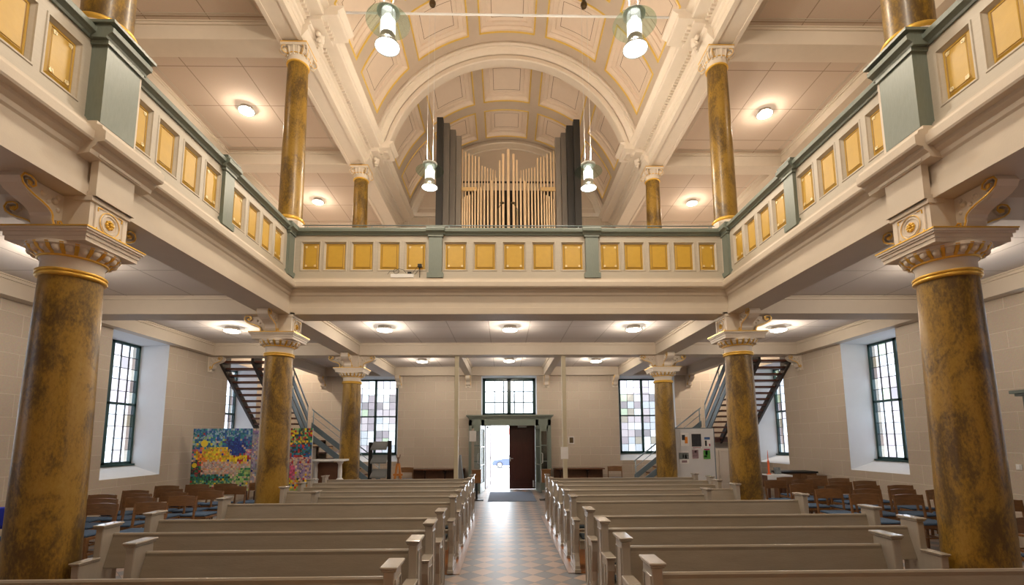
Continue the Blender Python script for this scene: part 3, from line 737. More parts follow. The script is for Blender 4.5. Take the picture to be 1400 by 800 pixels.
# nave wall strip closing between vault and aisle roof is the entablature itself
# tie rod
mb=MB(); mb.tube([(-3.46,8.59,10.32),(3.46,8.59,10.28)],.022,8)
mb.lathe([(.05,10.28)],0,0,8) if 0 else None
o=obj('tie_rod',mb,'white_metal'); tag(o,'thin white iron tie rod spanning the vault below the coffers','rod')
# ------------------------------------------------------------------ lamps
def light(kind,name,loc,power,col,par=None,size=.1,rot=None,spot=None):
    l=bpy.data.lights.new(name,kind); l.energy=power; l.color=col
    if kind=='POINT': l.shadow_soft_size=size
    if kind=='AREA': l.shape='DISK'; l.size=size
    o=bpy.data.objects.new(name,l); C.objects.link(o); o.location=loc
    if rot: o.rotation_euler=rot
    if par: o.parent=par
    return o
WARM=(1.0,.85,.68); UPC=(1.0,.86,.68)
def pendant(x,y,label,ztop):
    t=thing('pendant_lamp',label,'pendant lamp',(x,y,7.66),0,'pendant lamps hanging from the vault')
    # local z: 0 = bottom rim
    mb=MB(); mb.lathe([(.045,ztop-.02-7.66),(.05,ztop-7.66-.12),(.05,ztop-7.66-.20),(.075,ztop-7.66-.24),(.085,ztop-7.66-.30),(.06,ztop-7.66-.35),(.02,ztop-7.66-.36)][::-1],n=16); obj('canopy',mb,'bronze',t)
    for q in (-.07,.07):
        mb=MB(); mb.tube([(q,0,.60),(q,0,ztop-7.66-.2)],.0032,5); obj('cable',mb,'white_metal',t)
    mb=MB(); mb.lathe([(.14,.575),(.172,.58),(.172,.60),(.14,.605),(.06,.605),(.06,.575),(.14,.575)],n=32,cap=False)
    obj('top_disc',mb,'white_enamel',t)
    mb=MB(); mb.lathe([(.112,.43),(.112,.575)],n=28,cap=False); mb.lathe([(.112,.44),(.118,.45),(.112,.46)],n=28,cap=False); obj('upper_housing',mb,'lamp_metal',t)
    mb=MB(); mb.lathe([(.114,.405),(.33,.41),(.33,.418),(.114,.413),(.114,.405)],n=40,cap=False); obj('glass_disc',mb,'green_glass',t)
    mb=MB(); mb.lathe([(.108,.20),(.112,.22),(.112,.43)],n=28,cap=False); obj('lamp_glass',mb,'glow_glass',t)
    for k in range(4):
        a=pi/4+k*pi/2; mb=MB(); mb.tube([(.116*cos(a),.116*sin(a),.18),(.116*cos(a),.116*sin(a),.45)],.005,5); obj('stay_rod',mb,'lamp_metal',t)
    mb=MB(); mb.lathe([(.112,.20),(.115,.12),(.145,.08),(.175,.035),(.187,.012),(.19,.0),(.18,.0),(.165,.035),(.135,.075),(.105,.115),(.105,.20)],n=36,cap=False); obj('shade',mb,'lamp_metal',t)
    mb=MB(); mb.lathe([(.178,.012),(.12,.006),(.0,.004)],n=36,cap=False); obj('lower_diffuser',mb,'lamp_glow_white',t)
    light('POINT','lamp_bulb',(0,0,.33),PW_PEND,UPC,t,.07)
    light('POINT','uplight_bulb',(0,0,.76),PW_UP,UPC,t,.06)
    a=light('AREA','downlight_bulb',(0,0,-.012),PW_DOWN,UPC,t,.34)
    return t
PW_PEND=45; PW_UP=138; PW_DOWN=75
pendant(-1.87,6.5,'large glowing pendant lamp hanging before the tie rod, painting side',12.75)
pendant(1.90,6.5,'large glowing pendant lamp hanging before the tie rod, notice board side',12.75)
pendant(-1.86,10.5,'farther glowing pendant lamp before the dark wooden organ pipes, painting side',12.78)
pendant(1.90,10.5,'farther glowing pendant lamp before the dark wooden organ pipes, notice board side',12.78)
pendant(-1.87,2.4,'glowing pendant lamp over the pews nearest the altar end, painting side',12.75)
pendant(1.90,2.4,'glowing pendant lamp over the pews nearest the altar end, notice board side',12.75)
PW_C=58
def make_cl(label,loc,group,pw):
    t=thing('ceiling_light',label,'ceiling light',loc,0,group)
    mb=MB(); mb.lathe([(.0,0),(.145,0),(.15,-.005),(.15,-.085),(.13,-.09)],n=32,cap=False); obj('housing',mb,'fixture_metal',t)
    mb=MB(); mb.lathe([(.165,-.082),(.205,-.084),(.205,-.090),(.165,-.088)],n=32,cap=False); obj('glass_ring',mb,'clear_glass',t)
    mb=MB(); mb.lathe([(.150,-.08),(.172,-.088),(.168,-.104),(.13,-.118),(.08,-.125),(0,-.128)],n=32,cap=False); obj('diffuser',mb,'lamp_glow',t)
    light('POINT','bulb',(0,0,-.20),pw,WARM,t,.09)
    return t
for x,y,z,lb,g in (
    (-2.85,10.6,ZC,'round lit ceiling light under the organ gallery front, painting end','lights under the organ gallery'),
    (0.02,10.6,ZC,'round lit ceiling light under the organ gallery front, over the aisle','lights under the organ gallery'),
    (2.88,10.6,ZC,'round lit ceiling light under the organ gallery front, notice board end','lights under the organ gallery'),
    (-2.75,15.0,ZC,'round lit ceiling light near the rear wall between post and painting-side column','lights under the organ gallery'),
    (0.05,14.9,ZC,'round lit ceiling light before the entrance window','lights under the organ gallery'),
    (2.86,15.0,ZC,'round lit ceiling light near the rear wall beside the notice-board-side column','lights under the organ gallery'),
    (-6.35,10.67,ZC,'round lit ceiling light in the low aisle above the painting','lights in the lower aisles'),
    (6.3,10.67,ZC,'round lit ceiling light in the low aisle on the notice board side','lights in the lower aisles'),
    (-6.3,6.4,ZC,'round lit ceiling light hidden by the nearest capital, painting side','lights in the lower aisles'),
    (6.3,6.4,ZC,'round lit ceiling light hidden by the nearest capital, notice board side','lights in the lower aisles'),
    (-6.4,10.75,ZU,'round lit light on the gallery ceiling beyond the tall column, painting side','gallery ceiling lights'),
    (6.4,10.75,ZU,'round lit light on the gallery ceiling beyond the tall column, notice board side','gallery ceiling lights'),
    (-6.4,15.2,ZU,'round lit light on the gallery ceiling beside the organ, painting side','gallery ceiling lights'),
    (6.35,15.2,ZU,'round lit light on the gallery ceiling beside the organ, notice board side','gallery ceiling lights'),
    (-6.4,6.5,ZU,'round lit light on the gallery ceiling above the wide pedestal, painting side','gallery ceiling lights'),
    (6.4,6.5,ZU,'round lit light on the gallery ceiling above the wide pedestal, notice board side','gallery ceiling lights')):
    make_cl(lb,(x,y,z),g,PW_C if z<6 else PW_C*.8)
for s_,sd in ((-1,'painting'),(1,'notice board')):  # unseen wall lamps, added to brighten the rear wall inside the stairwells
    t=thing('wall_lamp','unseen wall lamp added to light the open stairwell, %s side'%sd,'wall lamp',(s_*8.06,15.4,5.5))
    mb=MB(); mb.box(-.03*s_*-1,.03*s_,-.12,.12,-.12,.12); obj('back_plate',mb,'white_enamel',t)
    mb=MB(); mb.lathe([(.0,-.09),(.06,-.085),(.09,-.04),(.10,.0),(.09,.04),(.06,.085),(.0,.09)],-.12*s_,0,16,cap=False); obj('lamp_shade',mb,'lamp_glow',t)
    light('POINT','bulb',(-.34*s_,0,-.05),300,WARM,t,.08)
# ------------------------------------------------------------------ organ
ORY=14.0
t=thing('pipe_organ','pipe organ with pale metal pipes between grey wooden towers on the gallery','organ',(0,ORY,4.70))
def un_factor(): pass
cam_f=643.2; cam_cy=525.0; cam_yaw=.01711; cam_pitch=.11801; cam_roll=-.005515; cam_x=-.1225; cam_h=1.75
_f=Vector((sin(cam_yaw)*cos(cam_pitch),cos(cam_yaw)*cos(cam_pitch),sin(cam_pitch))); _r=Vector((cos(cam_yaw),-sin(cam_yaw),0)); _u=_r.cross(_f)
_r,_u=_r*cos(cam_roll)+_u*sin(cam_roll),-_r*sin(cam_roll)+_u*cos(cam_roll)
# organ pipes: x centre, top height, radius (metres, measured), at the organ front
def PX(px,py,Y=ORY):
    d=_r*((px-700)/cam_f)-_u*((py-cam_cy)/cam_f)+_f; k=Y/d.y; return cam_x+d.x*k, cam_h+d.z*k
front=[(199,505,7),(217,490,7),(238,478,7.5),(259,470,8),(282,455,8),(305,430,8),(330,425,8.5),(354,405,8.5),(382,395,9),(412,378,9),(444,352,10),(479,330,10),(512,183,8.5),(540,130,12),(583,90,14.5),(627,130,12.5),(656,180,8.5),(688,335,10),(722,358,10),(753,375,9),(782,395,9),(809,405,8.5),(835,425,8.5),(862,440,8),(885,460,8),(906,475,7.5),(928,485,7),(948,500,7),(967,510,7)]
rear=[(200,90,6),(226,110,8),(254,125,8.5),(282,137,7.5),(308,147,7.5),(337,153,7.5),(362,228,6.5),(387,235,6.5),(410,248,6),(434,250,6),(455,260,5.5),(475,265,5.5),(690,265,5.5),(712,262,5.5),(734,255,6),(757,250,6),(780,245,6.5),(805,240,6.5),(829,162,7.5),(856,155,7.5),(882,148,8),(911,130,8),(941,113,8.5),(965,100,6)]
for row,yy in ((front,0),(rear,.25)):
    for cx,ty,hw in row:
        X,Z=PX(600+cx/6.153,190+ty/6.153,ORY+yy); r=hw/6.153/ (cam_f/ORY)*.92
        zb=7.75 if yy==0 else 8.6
        mb=MB(); mb.lathe([(r*.35,zb-.25),(r*.9,zb+.1),(r,zb+.15),(r,Z-4.7-.0+4.7)] ,X,yy,n=14)
        mb.v=[(a,b,c-4.70) for a,b,c in mb.v]
        o=obj('organ_pipe',mb,'organ_pipe',t)
mb=MB(); mb.box(-1.42,1.52,-.16,.6,0.001,7.72-4.7); mb.box(-1.40,1.5,.45,.6,3.0,5.1); obj('wind_chest',mb,'organ_case',t)
mb=MB()
for a,b in ((185,320),(858,980)):
    x0,z0=PX(600+a/6.153,190+440/6.153,ORY+.2); x1,z1=PX(600+b/6.153,190+412/6.153,ORY+.2)
    mb=MB(); mb.box(x0,x1,.16,.20,z0-4.7,z1-4.7); obj('toe_board',mb,'light_wood',t)
mb=MB()
for a,b in ((185,320),(858,980)):
    x0,z0=PX(600+a/6.153,250,ORY+.2); x1,_q=PX(600+b/6.153,250,ORY+.2)
mb.box(-1.42,1.5,.30,.33,9.98-4.7,10.03-4.7); obj('pipe_rack',mb,'organ_wood_dark',t)
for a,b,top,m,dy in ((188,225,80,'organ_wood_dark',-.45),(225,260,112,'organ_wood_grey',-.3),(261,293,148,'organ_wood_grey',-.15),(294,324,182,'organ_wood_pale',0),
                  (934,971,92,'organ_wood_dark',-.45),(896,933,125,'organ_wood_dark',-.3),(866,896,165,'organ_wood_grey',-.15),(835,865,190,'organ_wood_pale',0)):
    x0,zt=PX(550+a/4,140+top/4,ORY+dy); x1,_q=PX(550+b/4,140+top/4,ORY+dy)
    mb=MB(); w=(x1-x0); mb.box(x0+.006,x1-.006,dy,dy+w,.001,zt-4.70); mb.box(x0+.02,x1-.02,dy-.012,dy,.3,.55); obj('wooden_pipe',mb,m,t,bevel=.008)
# organ console clutter just above the rail
for px,lb in ((681,'painting-side'),(707,'board-side')):
    X,Z=PX(px,304,13.2)
    mb=MB(); mb.tube([(0,0,0),(0,0,.62),(.10*(1 if px<700 else -1),-.05,.78)],.012,6); mb.ball((.12*(1 if px<700 else -1),-.06,.78),.05,0,8,6,1.4,.8,.7)
    mb.lathe([(.10,-3.2+.0),(.10,-3.17)],n=12); mb.tube([(0,0,-3.19),(0,0,0)],.012,6)
    o=obj('music_lamp',mb,'bronze'); o.location=(X,13.2,7.9); tag(o,'small bronze lamp beside the tallest organ pipe, %s'%lb,'lamp')
# ------------------------------------------------------------------ pews
PEWN=[0]
def pew(s,yb,xo,label):
    t=thing('pew',label,'pew',(s*.835,yb-.22,.012),0,'painted pews facing the altar')
    X0=0.0; XO=xo-.835   # |x| from aisle end centre to outer end centre, mirrored by s
    S=lambda x:s*x
    endp=[(.21,0),(.21,.933),(.01,.933),(.0,.70),(-.005,.655),(-.215,.655),(-.212,.56),(-.185,.46),(-.15,.34),(-.15,.24),(-.185,.14),(-.215,.09),(-.22,0)]
    endp=[(y,z) for y,z in endp]
    for k,xc in enumerate((0,XO-.835*0)):
        mb=MB(); mb.prism(endp,lambda u,v,w:(S(xc)+w,u,v),-.034,.034)
        mb.box(S(xc)-.042,S(xc)+.042,-.228,.218,0,.05)
        e=obj('pew_end',mb,'pew_end_paint',t,bevel=.006)
        m2=MB(); m2.box(S(xc)-.047,S(xc)+.047,.0,.222,.933,.948); m2.box(S(xc)-.055,S(xc)+.055,-.008,.232,.948,.966)
        m4_=MB(); m4_.box(S(xc)-.043,S(xc)+.043,-.222,-.003,.655,.668); m4_.box(S(xc)-.048,S(xc)+.048,-.230,-.001,.668,.682); obj('arm_cap',m4_,'pew_end_paint',e,bevel=.005)
        obj('end_cap',m2,'pew_end_paint',e,bevel=.005); m2=m4_
        # sunk panel outline on the outward face
        f=-1 if k==0 else 1; m3=MB(); xf=S(xc)+s*f*.034
        def bar(y0,y1,z0,z1): m3.box(xf,xf+s*f*.007,y0,y1,z0,z1)
        bar(.03,.04,.12,.88); bar(.18,.19,.12,.88); bar(.04,.18,.87,.88); bar(.04,.18,.12,.13)
        bar(-.13,-.12,.2,.60); bar(-.02,-.01,.2,.60); bar(-.12,-.02,.59,.60); bar(-.12,-.02,.2,.21)
        obj('panel_moulding',m3,'pew_end_paint',e)
    a,b=sorted((S(.034),S(XO-.034)))
    mb=MB()
    bk=[(.155,.872),(.17,.865),(.17,.84),(.155,.835),(.075,.575),(.045,.57),(.045,.58),(.125,.835),(.125,.86),(.135,.872)]
    mb.prism(bk,lambda u,v,w:(w,u,v),a,b); obj('backrest',mb,'pew_paint',t)
    mb=MB(); mb.box(a,b,-.235,.06,.395,.425); mb.box(a,b,-.215,-.19,.30,.395); mb.box(a,b,.035,.06,.425,.47); obj('seat',mb,'pew_paint',t,bevel=.006)
    mb=MB(); mb.box(a+.03,b-.03,-.225,.03,.4255,.465); obj('seat_cushion',mb,'cushion_dark',t,bevel=.012)
    mb=MB(); mb.box(a,b,.172,.26,.585,.603); mb.box(a,b,.25,.262,.603,.63); obj('book_ledge',mb,'pew_paint',t)
    n=2 if XO>2.5 else 1
    for k in range(1,n+1):
        x=S(XO*k/(n+1)); mb=MB(); mb.prism([(.12,0),(.12,.72),(.09,.60),(.05,.47),(.03,.395),(-.19,.395),(-.14,.2),(-.16,0)],lambda u,v,w:(x+w,u,v),-.015,.015); obj('support',mb,'pew_paint',t)
    return t
ordn=['nearest','second','third','fourth','fifth','sixth','seventh','eighth','ninth','farthest']
rows_=[(3.23,4.0,'nearest pew across the bottom'),(4.0,3.0,'short pew ending just before the nearest column'),(4.78,3.89,'pew behind the short one, beside the nearest column'),(5.53,4.0,'last pew of the front block before the cross passage'),
 (6.84,4.0,'first pew of the rear block behind the cross passage'),(7.61,3.05,'short pew of the rear block, second from the passage'),(8.40,3.89,'pew touching the column at the gallery corner'),(9.18,3.93,'fourth pew of the rear block'),(10.02,4.10,'second farthest pew'),(10.86,4.12,'farthest pew below the thin post')]
for s,side in ((-1,'painting'),(1,'notice board')):
    for yb,xo,lb in rows_:
        pew(s,yb+(0.03 if s>0 and yb<6 else (-.02 if s>0 else 0)),xo+(0.06 if s>0 and xo>3.95 else 0),'grey-beige %s, %s side'%(lb,side))
# ------------------------------------------------------------------ chairs
t=thing('chair','x','chair',(0,0,0),0,'wooden aisle chairs')
H=.84
for q in (-1,1):
    mb=MB(); mb.prism([(.20,0),(.235,0),(.225,.45),(.265,H-.02),(.24,H-.01),(.195,.45)],lambda u,v,w:(q*.233+w,u,v),-.013,.013); obj('back_leg',mb,'chair_wood',t)
    mb=MB(); mb.prism([(-.235,0),(-.205,0),(-.20,.43),(-.235,.43)],lambda u,v,w:(q*.226+w,u,v),-.014,.014); obj('front_leg',mb,'chair_wood',t)
mb=MB(); n=12; vs=[];fs=[]
for i in range(n+1):
    k=-1+2*i/n; x=.231*k; yy=.235+.032*(1-k*k)
    for o,z in ((-.008,.665),(.008,.665),(.018,.825+.012*(1-k*k)),(.002,.825+.012*(1-k*k))): vs.append((x,yy+o,z))
for i in range(n):
    for j in range(4): fs.append((i*4+j,i*4+(j+1)%4,(i+1)*4+(j+1)%4,(i+1)*4+j))
fs+=[(0,1,2,3),(n*4,n*4+3,n*4+2,n*4+1)]; mb.faces(vs,fs,0,True); obj('backrest',mb,'chair_wood',t)
mb=MB(); mb.box(-.232,.232,-.225,.205,.385,.43); obj('seat_frame',mb,'chair_wood',t,bevel=.006)
mb=MB(); mb.box(-.226,.226,-.235,.195,.43,.468); obj('seat_cushion',mb,'cushion_blue',t,bevel=.014)
mb=MB()
for q in (-1,1): mb.box(q*.237-.01,q*.237+.01,-.2,.205,.18,.21)
mb.box(-.235,.235,-.01,.01,.185,.205); obj('stretcher',mb,'chair_wood',t)
chair0=t; first=True
def scl(x,y): return (cam_x+(x-cam_x)*.958,y*.958)
chL=[(-5.78,7.73,0),(-5.88,8.60,0),(-5.92,9.48,0),(-5.94,10.36,0),(-6.40,7.62,1),(-6.43,8.44,1),(-6.40,9.23,1),(-6.38,10.0,1),(-6.45,10.98,1),(-5.82,11.2,0),(-6.95,8.27,2),(-6.93,9.04,2),(-6.94,9.9,2),(-6.99,10.85,2),(-7.47,8.9,3),(-7.43,9.64,3),(-7.5,10.6,3),(-6.98,7.4,2),(-7.5,8.05,3)]
chR=[(6.69,8.0,1),(6.09,8.13,0),(6.05,8.97,0),(6.15,9.94,0),(6.12,10.82,0),(7.27,8.81,2),(7.9,9.58,3),(6.64,8.85,1),(7.24,9.63,2),(7.93,10.56,3),(6.65,9.67,1),(7.88,11.32,3),(6.75,10.92,1),(7.25,10.4,2),(7.87,12.12,3),(7.68+.2,8.7,3),(6.88,11.72,1),(7.3,7.9,2),(7.25,11.2,2)]
cols={0:'the column-side column',1:'the second column from the nave',2:'the second column from the wall',3:'the column along the wall'}
rowsn=['nearest','second nearest','third','fourth','farthest but one','farthest','outermost']
for L,side in ((chL,'painting'),(chR,'notice board')):
    for c in range(4):
        P=sorted([p for p in L if p[2]==c],key=lambda p:p[1])
        for i,p in enumerate(P):
            where={0:'file next to the pews',1:'second file from the pews',2:'second file from the side wall',3:'file along the side wall'}[c]
            pos='front chair' if i==0 else 'last chair' if i==len(P)-1 else ['','second chair','third chair','fourth chair','fifth chair'][i]
            lb='blue-cushioned wooden %s of the %s, %s side'%(pos,where,side)
            x,y=scl(p[0]-(math.copysign(.05,p[0]) if c==0 else 0),p[1]); x+=random.uniform(-.01,.01); rz=random.uniform(-.03,.03)
            if abs(x)>7.72: x=math.copysign(7.72,x)
            if first: chair0.location=(x,y-.25,0); chair0.rotation_euler=(0,0,rz); chair0['label']=lb; index_kids(chair0); first=False
            else: dup(chair0,(x,y-.25,0),rz,lb)
dup(chair0,(5.84,5.15,0),.1,'brown wooden chair close beyond the nearest column, turned slightly, notice board side')
dup(chair0,(7.22,6.70,0),-.04,'brown wooden chair half hidden behind the nearest column by the side wall, notice board side')
c=dup(chair0,(-7.24,6.60,0),0,'brown wooden chair under a blue cloth beyond the nearest column, painting side')
mb=MB(); mb.box(-.24,.24,.205,.235,.60,.83); mb.box(-.24,.24,.272,.30,.55,.83); mb.box(-.24,.24,.205,.30,.83,.85); o=obj('draped_cloth',mb,'blue_cloth',bevel=.008); o.location=(-7.24,6.60,0); tag(o,'bright blue cloth draped over a chair back beyond the nearest column','cloth')
# ------------------------------------------------------------------ stairs
def stairs(s,side):
    t=thing('staircase','open two-flight staircase with dark treads and steel railing in the %s corner'%side,'staircase',(s*7.4,15,0))
    o0=Vector(t.location)
    def ob(nm,mb,mat,par=t,**k):
        mb.v=[(x-o0.x,y-o0.y,z-o0.z) for x,y,z in mb.v]; return obj(nm,mb,mat,par,**k)
    # upper flight: z = 4.62 at y 12.4 .. 1.55 at y 15.75
    zl=1.75; yl=15.62; sl=.898
    def zf(y): return zl+(yl-y)*sl
    y_top=13.02
    for x in (7.99,7.10):
        mb=MB(); d=.14
        P=[(yl,zl-.10),(yl,zl+.14),(y_top,zf(y_top)+.14),(y_top,zf(y_top)-.12)]
        P=[(yl+.05,zl-.16),(yl+.05,zl+.06),(y_top+.45,zf(y_top+.45)+.08),(y_top+.45,4.69),(y_top-.02,4.69),(y_top-.02,zf(y_top)-.18)]
        mb.prism(P,lambda u,v,w:(s*x+w,u,v),-.035,.035); ob('stringer',mb,'stringer_dark')
    n=14
    for i in range(n):
        y=y_top+.06+(yl-y_top)*(i)/n; mb=MB(); mb.box(s*8.03,s*6.68,y-.02,y+.25,zf(y+.1)-.02,zf(y+.1)+.03); ob('tread',mb,'tread_wood')
    mb=MB(); mb.box(s*8.09,s*6.45,yl,YB-.01,zl-.12,zl+.02); ob('landing',mb,'tread_wood')
    # landing support panel
    mb=MB(); mb.box(s*8.0,s*6.5,16.2,16.24,.001,zl-.12); ob('landing_panel',mb,'cream')
    # upper flight railing on the nave side
    X=6.60
    for nm,off,h,m in (('handrail',1.12,.04,'rail_steel'),('guard_board',.66,.17,'rail_board'),('guard_board',.28,.17,'rail_board'),('guard_board',-.02,.17,'rail_board')):
        mb=MB(); P=[(yl,zl+off),(yl,zl+off+h*1.3),(y_top,zf(y_top)+off+h*1.3),(y_top,zf(y_top)+off)]
        mb.prism(P,lambda u,v,w:(s*X+w,u,v),-.015,.015); ob(nm,mb,m)
    for y in (13.3,14.5,yl):
        mb=MB(); mb.tube([(s*X,y,zf(y)-.02),(s*X,y,zf(y)+1.15)],.018,8); ob('railing_post',mb,'rail_steel')
    # lower flight along the rear wall, descending toward the nave
    x0=6.45; x1=4.15; k=zl/(x0-x1)
    m=9
    for i in range(m):
        x=x0-(x0-x1)*(i)/m; z=zl-zl*(i)/m
        mb=MB(); mb.box(s*(x+.03),s*(x-.27),15.66,YB-.02,z-zl/m-.025,z-zl/m+.015) if z-zl/m>.05 else mb.box(s*(x+.02),s*(x-.25),15.66,YB-.02,.001,.05); ob('tread',mb,'tread_wood')
        mb=MB(); mb.box(s*(x+.0),s*(x+.02),15.68,YB-.02,max(.002,z-zl/m),z-.02); ob('riser',mb,'light_wood')
    for off,h,nm,mt in ((1.0,.045,'handrail','rail_steel'),(.80,.02,'mid_rail','rail_steel'),(.40,.20,'guard_board','rail_board'),(.02,.22,'guard_board','rail_board')):
        mb=MB(); P=[(x0,zl+off),(x0,zl+off+h),(x1,off+h),(x1,off)]
        mb.prism(P,lambda u,v,w:(s*u,15.62+w,v),-.015,.015); ob(nm,mb,mt)
    for x in (6.4,5.3,4.2):
        z=(x-x1)*k; mb=MB(); mb.tube([(s*x,15.62,z),(s*x,15.62,z+1.02)],.018,8); ob('railing_post',mb,'rail_steel')
    return t
stairs(-1,'painting'); stairs(1,'notice board')
# ------------------------------------------------------------------ entrance portal
def B(mb,*a): return mb.box(*a)
YP=16.55
t=thing('entrance_portal','grey-green wooden entrance portal with glazed sidelights and moulded cornice','portal',(.08,YP,0))
def pob(nm,mb,mat,par=t,**k):
    mb.v=[(x-.08,y-YP,z) for x,y,z in mb.v]; return obj(nm,mb,mat,par,**k)
mb=MB()
for s in (-1,1):
    c=.08
    for a,b in ((1.44,1.33),(1.0,.90)): mb.box(c+s*a,c+s*b,YP,YP+.08,0.001,2.45)
    mb.box(c+s*1.33,c+s*1.0,YP+.01,YP+.07,0.001,.42); 
    mb.box(c+s*1.44,c+s*.90,YP+.08,YB-.002,0.001,.3) if 0 else None
    mb.box(c+s*1.44,c+s*1.40,YP+.08,YB-.002,0.001,2.45)
mb.box(-1.36,1.52,YP,YP+.08,2.24,2.45); mb.box(-1.36,1.52,YP,YB-.002,2.451,2.50)
pob('portal_frame',mb,'sage')
mb=MB(); mb.box(-1.39,1.55,YP-.03,YB-.002,2.50,2.545); mb.box(-1.42,1.58,YP-.06,YB-.002,2.545,2.575); mb.box(-1.45,1.61,YP-.09,YB-.002,2.575,2.615); pob('cornice',mb,'sage')
for s in (-1,1):
    mb=MB(); c=.08; x0,x1=sorted((c+s*1.33,c+s*1.0))
    for z in (.42,1.0,1.55,2.06): mb.box(x0,x1,YP+.015,YP+.055,z-.02,z+.02)
    mb.box(x0,x0+.04,YP+.015,YP+.055,.42,2.24); mb.box(x1-.04,x1,YP+.015,YP+.055,.42,2.24); mb.box(x0,x1,YP+.015,YP+.055,2.08,2.24)
    q=pob('sidelight_frame',mb,'sage')
    mb=MB(); mb.box(x0+.03,x1-.03,YP+.03,YP+.036,.43,2.1); mb.v=[(x-.08,y-YP,z) for x,y,z in mb.v]; obj('sidelight_pane',mb,'dark_glass' if s>0 else 'clear_glass',q)
def glass_leaf(hx,ang,label,sg):
    t2=thing('glazed_door_leaf',label,'door',(hx,YP-.005,0.01),ang)
    w=.80
    mb=MB(); mb.box(0,w*sg,-.02,.02,0,.30); mb.box(0,w*sg,-.02,.02,2.10,2.22); mb.box(0,.07*sg,-.02,.02,.3,2.1); mb.box((w-.07)*sg,w*sg,-.02,.02,.3,2.1)
    for z in (.9,1.5): mb.box(.07*sg,(w-.07)*sg,-.018,.018,z-.015,z+.015)
    obj('leaf_frame',mb,'sage',t2)
    mb=MB(); mb.box(.06*sg,(w-.06)*sg,-.003,.003,.3,2.1); obj('glass_panel',mb,'clear_glass',t2)
    mb=MB(); mb.tube([((w-.05)*sg,-.02,.95),((w-.05)*sg,-.07,.97),((w-.05)*sg,-.07,1.28),((w-.05)*sg,-.02,1.30)],.012,6); obj('pull_handle',mb,'white_metal',t2)
glass_leaf(-.82,radians(-98),'glazed grey-green door leaf swung open at the post-sign side of the portal',1)
glass_leaf(.98,radians(98),'glazed grey-green door leaf swung open beside the closed brown door',-1)
# solid doors
def red_leaf(hx,y,ang,sg,label):
    t2=thing('brown_door_leaf',label,'door',(hx,y,0.01),ang)
    w=.93
    mb=MB(); mb.box(0,w*sg,-.025,.025,0,2.29)
    g=lambda u,v,d:(u*sg,-.025+d,v)
    obj('leaf_body',mb,'door_wood',t2)
    m2=MB()
    for a,b,c,d in ((.12,.81,.32,2.14),(.12,.81,.06,.24)):
        for x0,x1,z0,z1 in ((a,a+.02,c,d),(b-.02,b,c,d),(a,b,c,c+.02),(a,b,d-.02,d)): m2.box(x0*sg,x1*sg,-.034,-.0255,z0,z1)
    obj('panel_moulding',m2,'door_wood',t2)
    m3=MB(); m3.box((w-.05)*sg,(w-.02)*sg,-.032,-.0255,.98,1.12); m3.tube([((w-.035)*sg,-.03,1.07),((w-.035)*sg,-.07,1.07),((w-.14)*sg,-.075,1.07)],.009,6); obj('door_handle',m3,'white_metal',t2)
    m4=MB(); m4.box(.30*sg,.62*sg,-.065,-.0255,2.17,2.23); m4.box(.05*sg,.10*sg,-.03,-.0255,.06,.3); obj('door_closer',m4,'white_metal',t2)
red_leaf(.985,YB+.12,0,-1,'closed dark brown panelled leaf of the entrance door')
red_leaf(-.82,YB+.20,radians(79),1,'dark brown leaf of the entrance door standing open to the street')
mb=MB(); mb.box(-.60,.80,13.7,16.1,.0,.012); o=obj('door_mat',mb,'mat_blue',bevel=.004); tag(o,'blue-grey mat on the tiles before the entrance','mat')
# collection stands
def stand(x,label):
    t=thing('collection_box',label,'collection box',(x,14.0,0))
    mb=MB(); mb.box(-.20,.20,-.14,.14,.0,.02); mb.lathe([(.10,.02),(.04,.05)],n=16); obj('base',mb,'black',t,bevel=.004)
    mb=MB(); mb.box(-.03,.03,-.03,.03,.02,.50); obj('post',mb,'black',t)
    mb=MB(); mb.box(-.135,.135,-.10,.10,.50,.86); obj('box_body',mb,'orange_wood' if 0 else 'chair_wood',t,bevel=.008)
    mb=MB(); mb.box(-.145,.145,-.11,.11,.861,.885); mb.box(-.05,.05,-.104,-.1,.78,.79); obj('lid',mb,'chair_wood',t)
stand(-.93,'wooden collection box on a black post before the portal, painting side'); stand(1.10,'wooden collection box on a black post before the portal, notice board side')
# ------------------------------------------------------------------ thin posts, benches, rear furniture
for x,lb in ((-1.41,'thin cream square post carrying the rear beam, painting side'),(1.51,'thin cream square post with a paper on it, carrying the rear beam')):
    mb=MB(); mb.box(-.055,.055,-.055,.055,.0,4.03); mb.box(-.09,.09,-.09,.09,.0,.02); o=obj('thin_post',mb,'post_cream',bevel=.006); o.location=(x,12.76,0); tag(o,lb,'post')
def bench(x0,x1,label,arms):
    t=thing('wall_bench',label,'bench',((x0+x1)/2,16.7,0)); c=(x0+x1)/2
    mb=MB(); mb.box(x0-c,x1-c,-.30,.16,.72,.76); obj('seat_board',mb,'bench_wood',t,bevel=.005)
    mb=MB(); mb.box(x0-c,x1-c,.10,.14,.0,.72) ; obj('back_panel',mb,'bench_wood',t)
    for x in arms:
        mb=MB(); mb.prism([(.10,.35),(.10,.72),(-.28,.72),(-.22,.66),(.0,.60)],lambda u,v,w:(x-c+w,u,v),-.025,.025); obj('bracket',mb,'dark_wood',t)
bench(-3.35,-1.50,'long brown wall shelf-bench under the stone wall, painting side of the portal',(-2.9,-2.2,-1.6))
bench(1.62,3.35,'long brown wall shelf-bench under the stone wall, between portal and wooden chair',(1.85,2.8))
def backchair(x,lb):
    c=dup(chair0,(x,16.0,0),0,lb)
backchair(3.65,'brown wooden chair standing against the rear wall at the end of the bench')
backchair(-3.45,'brown wooden chair standing against the rear wall behind the small wooden easel')
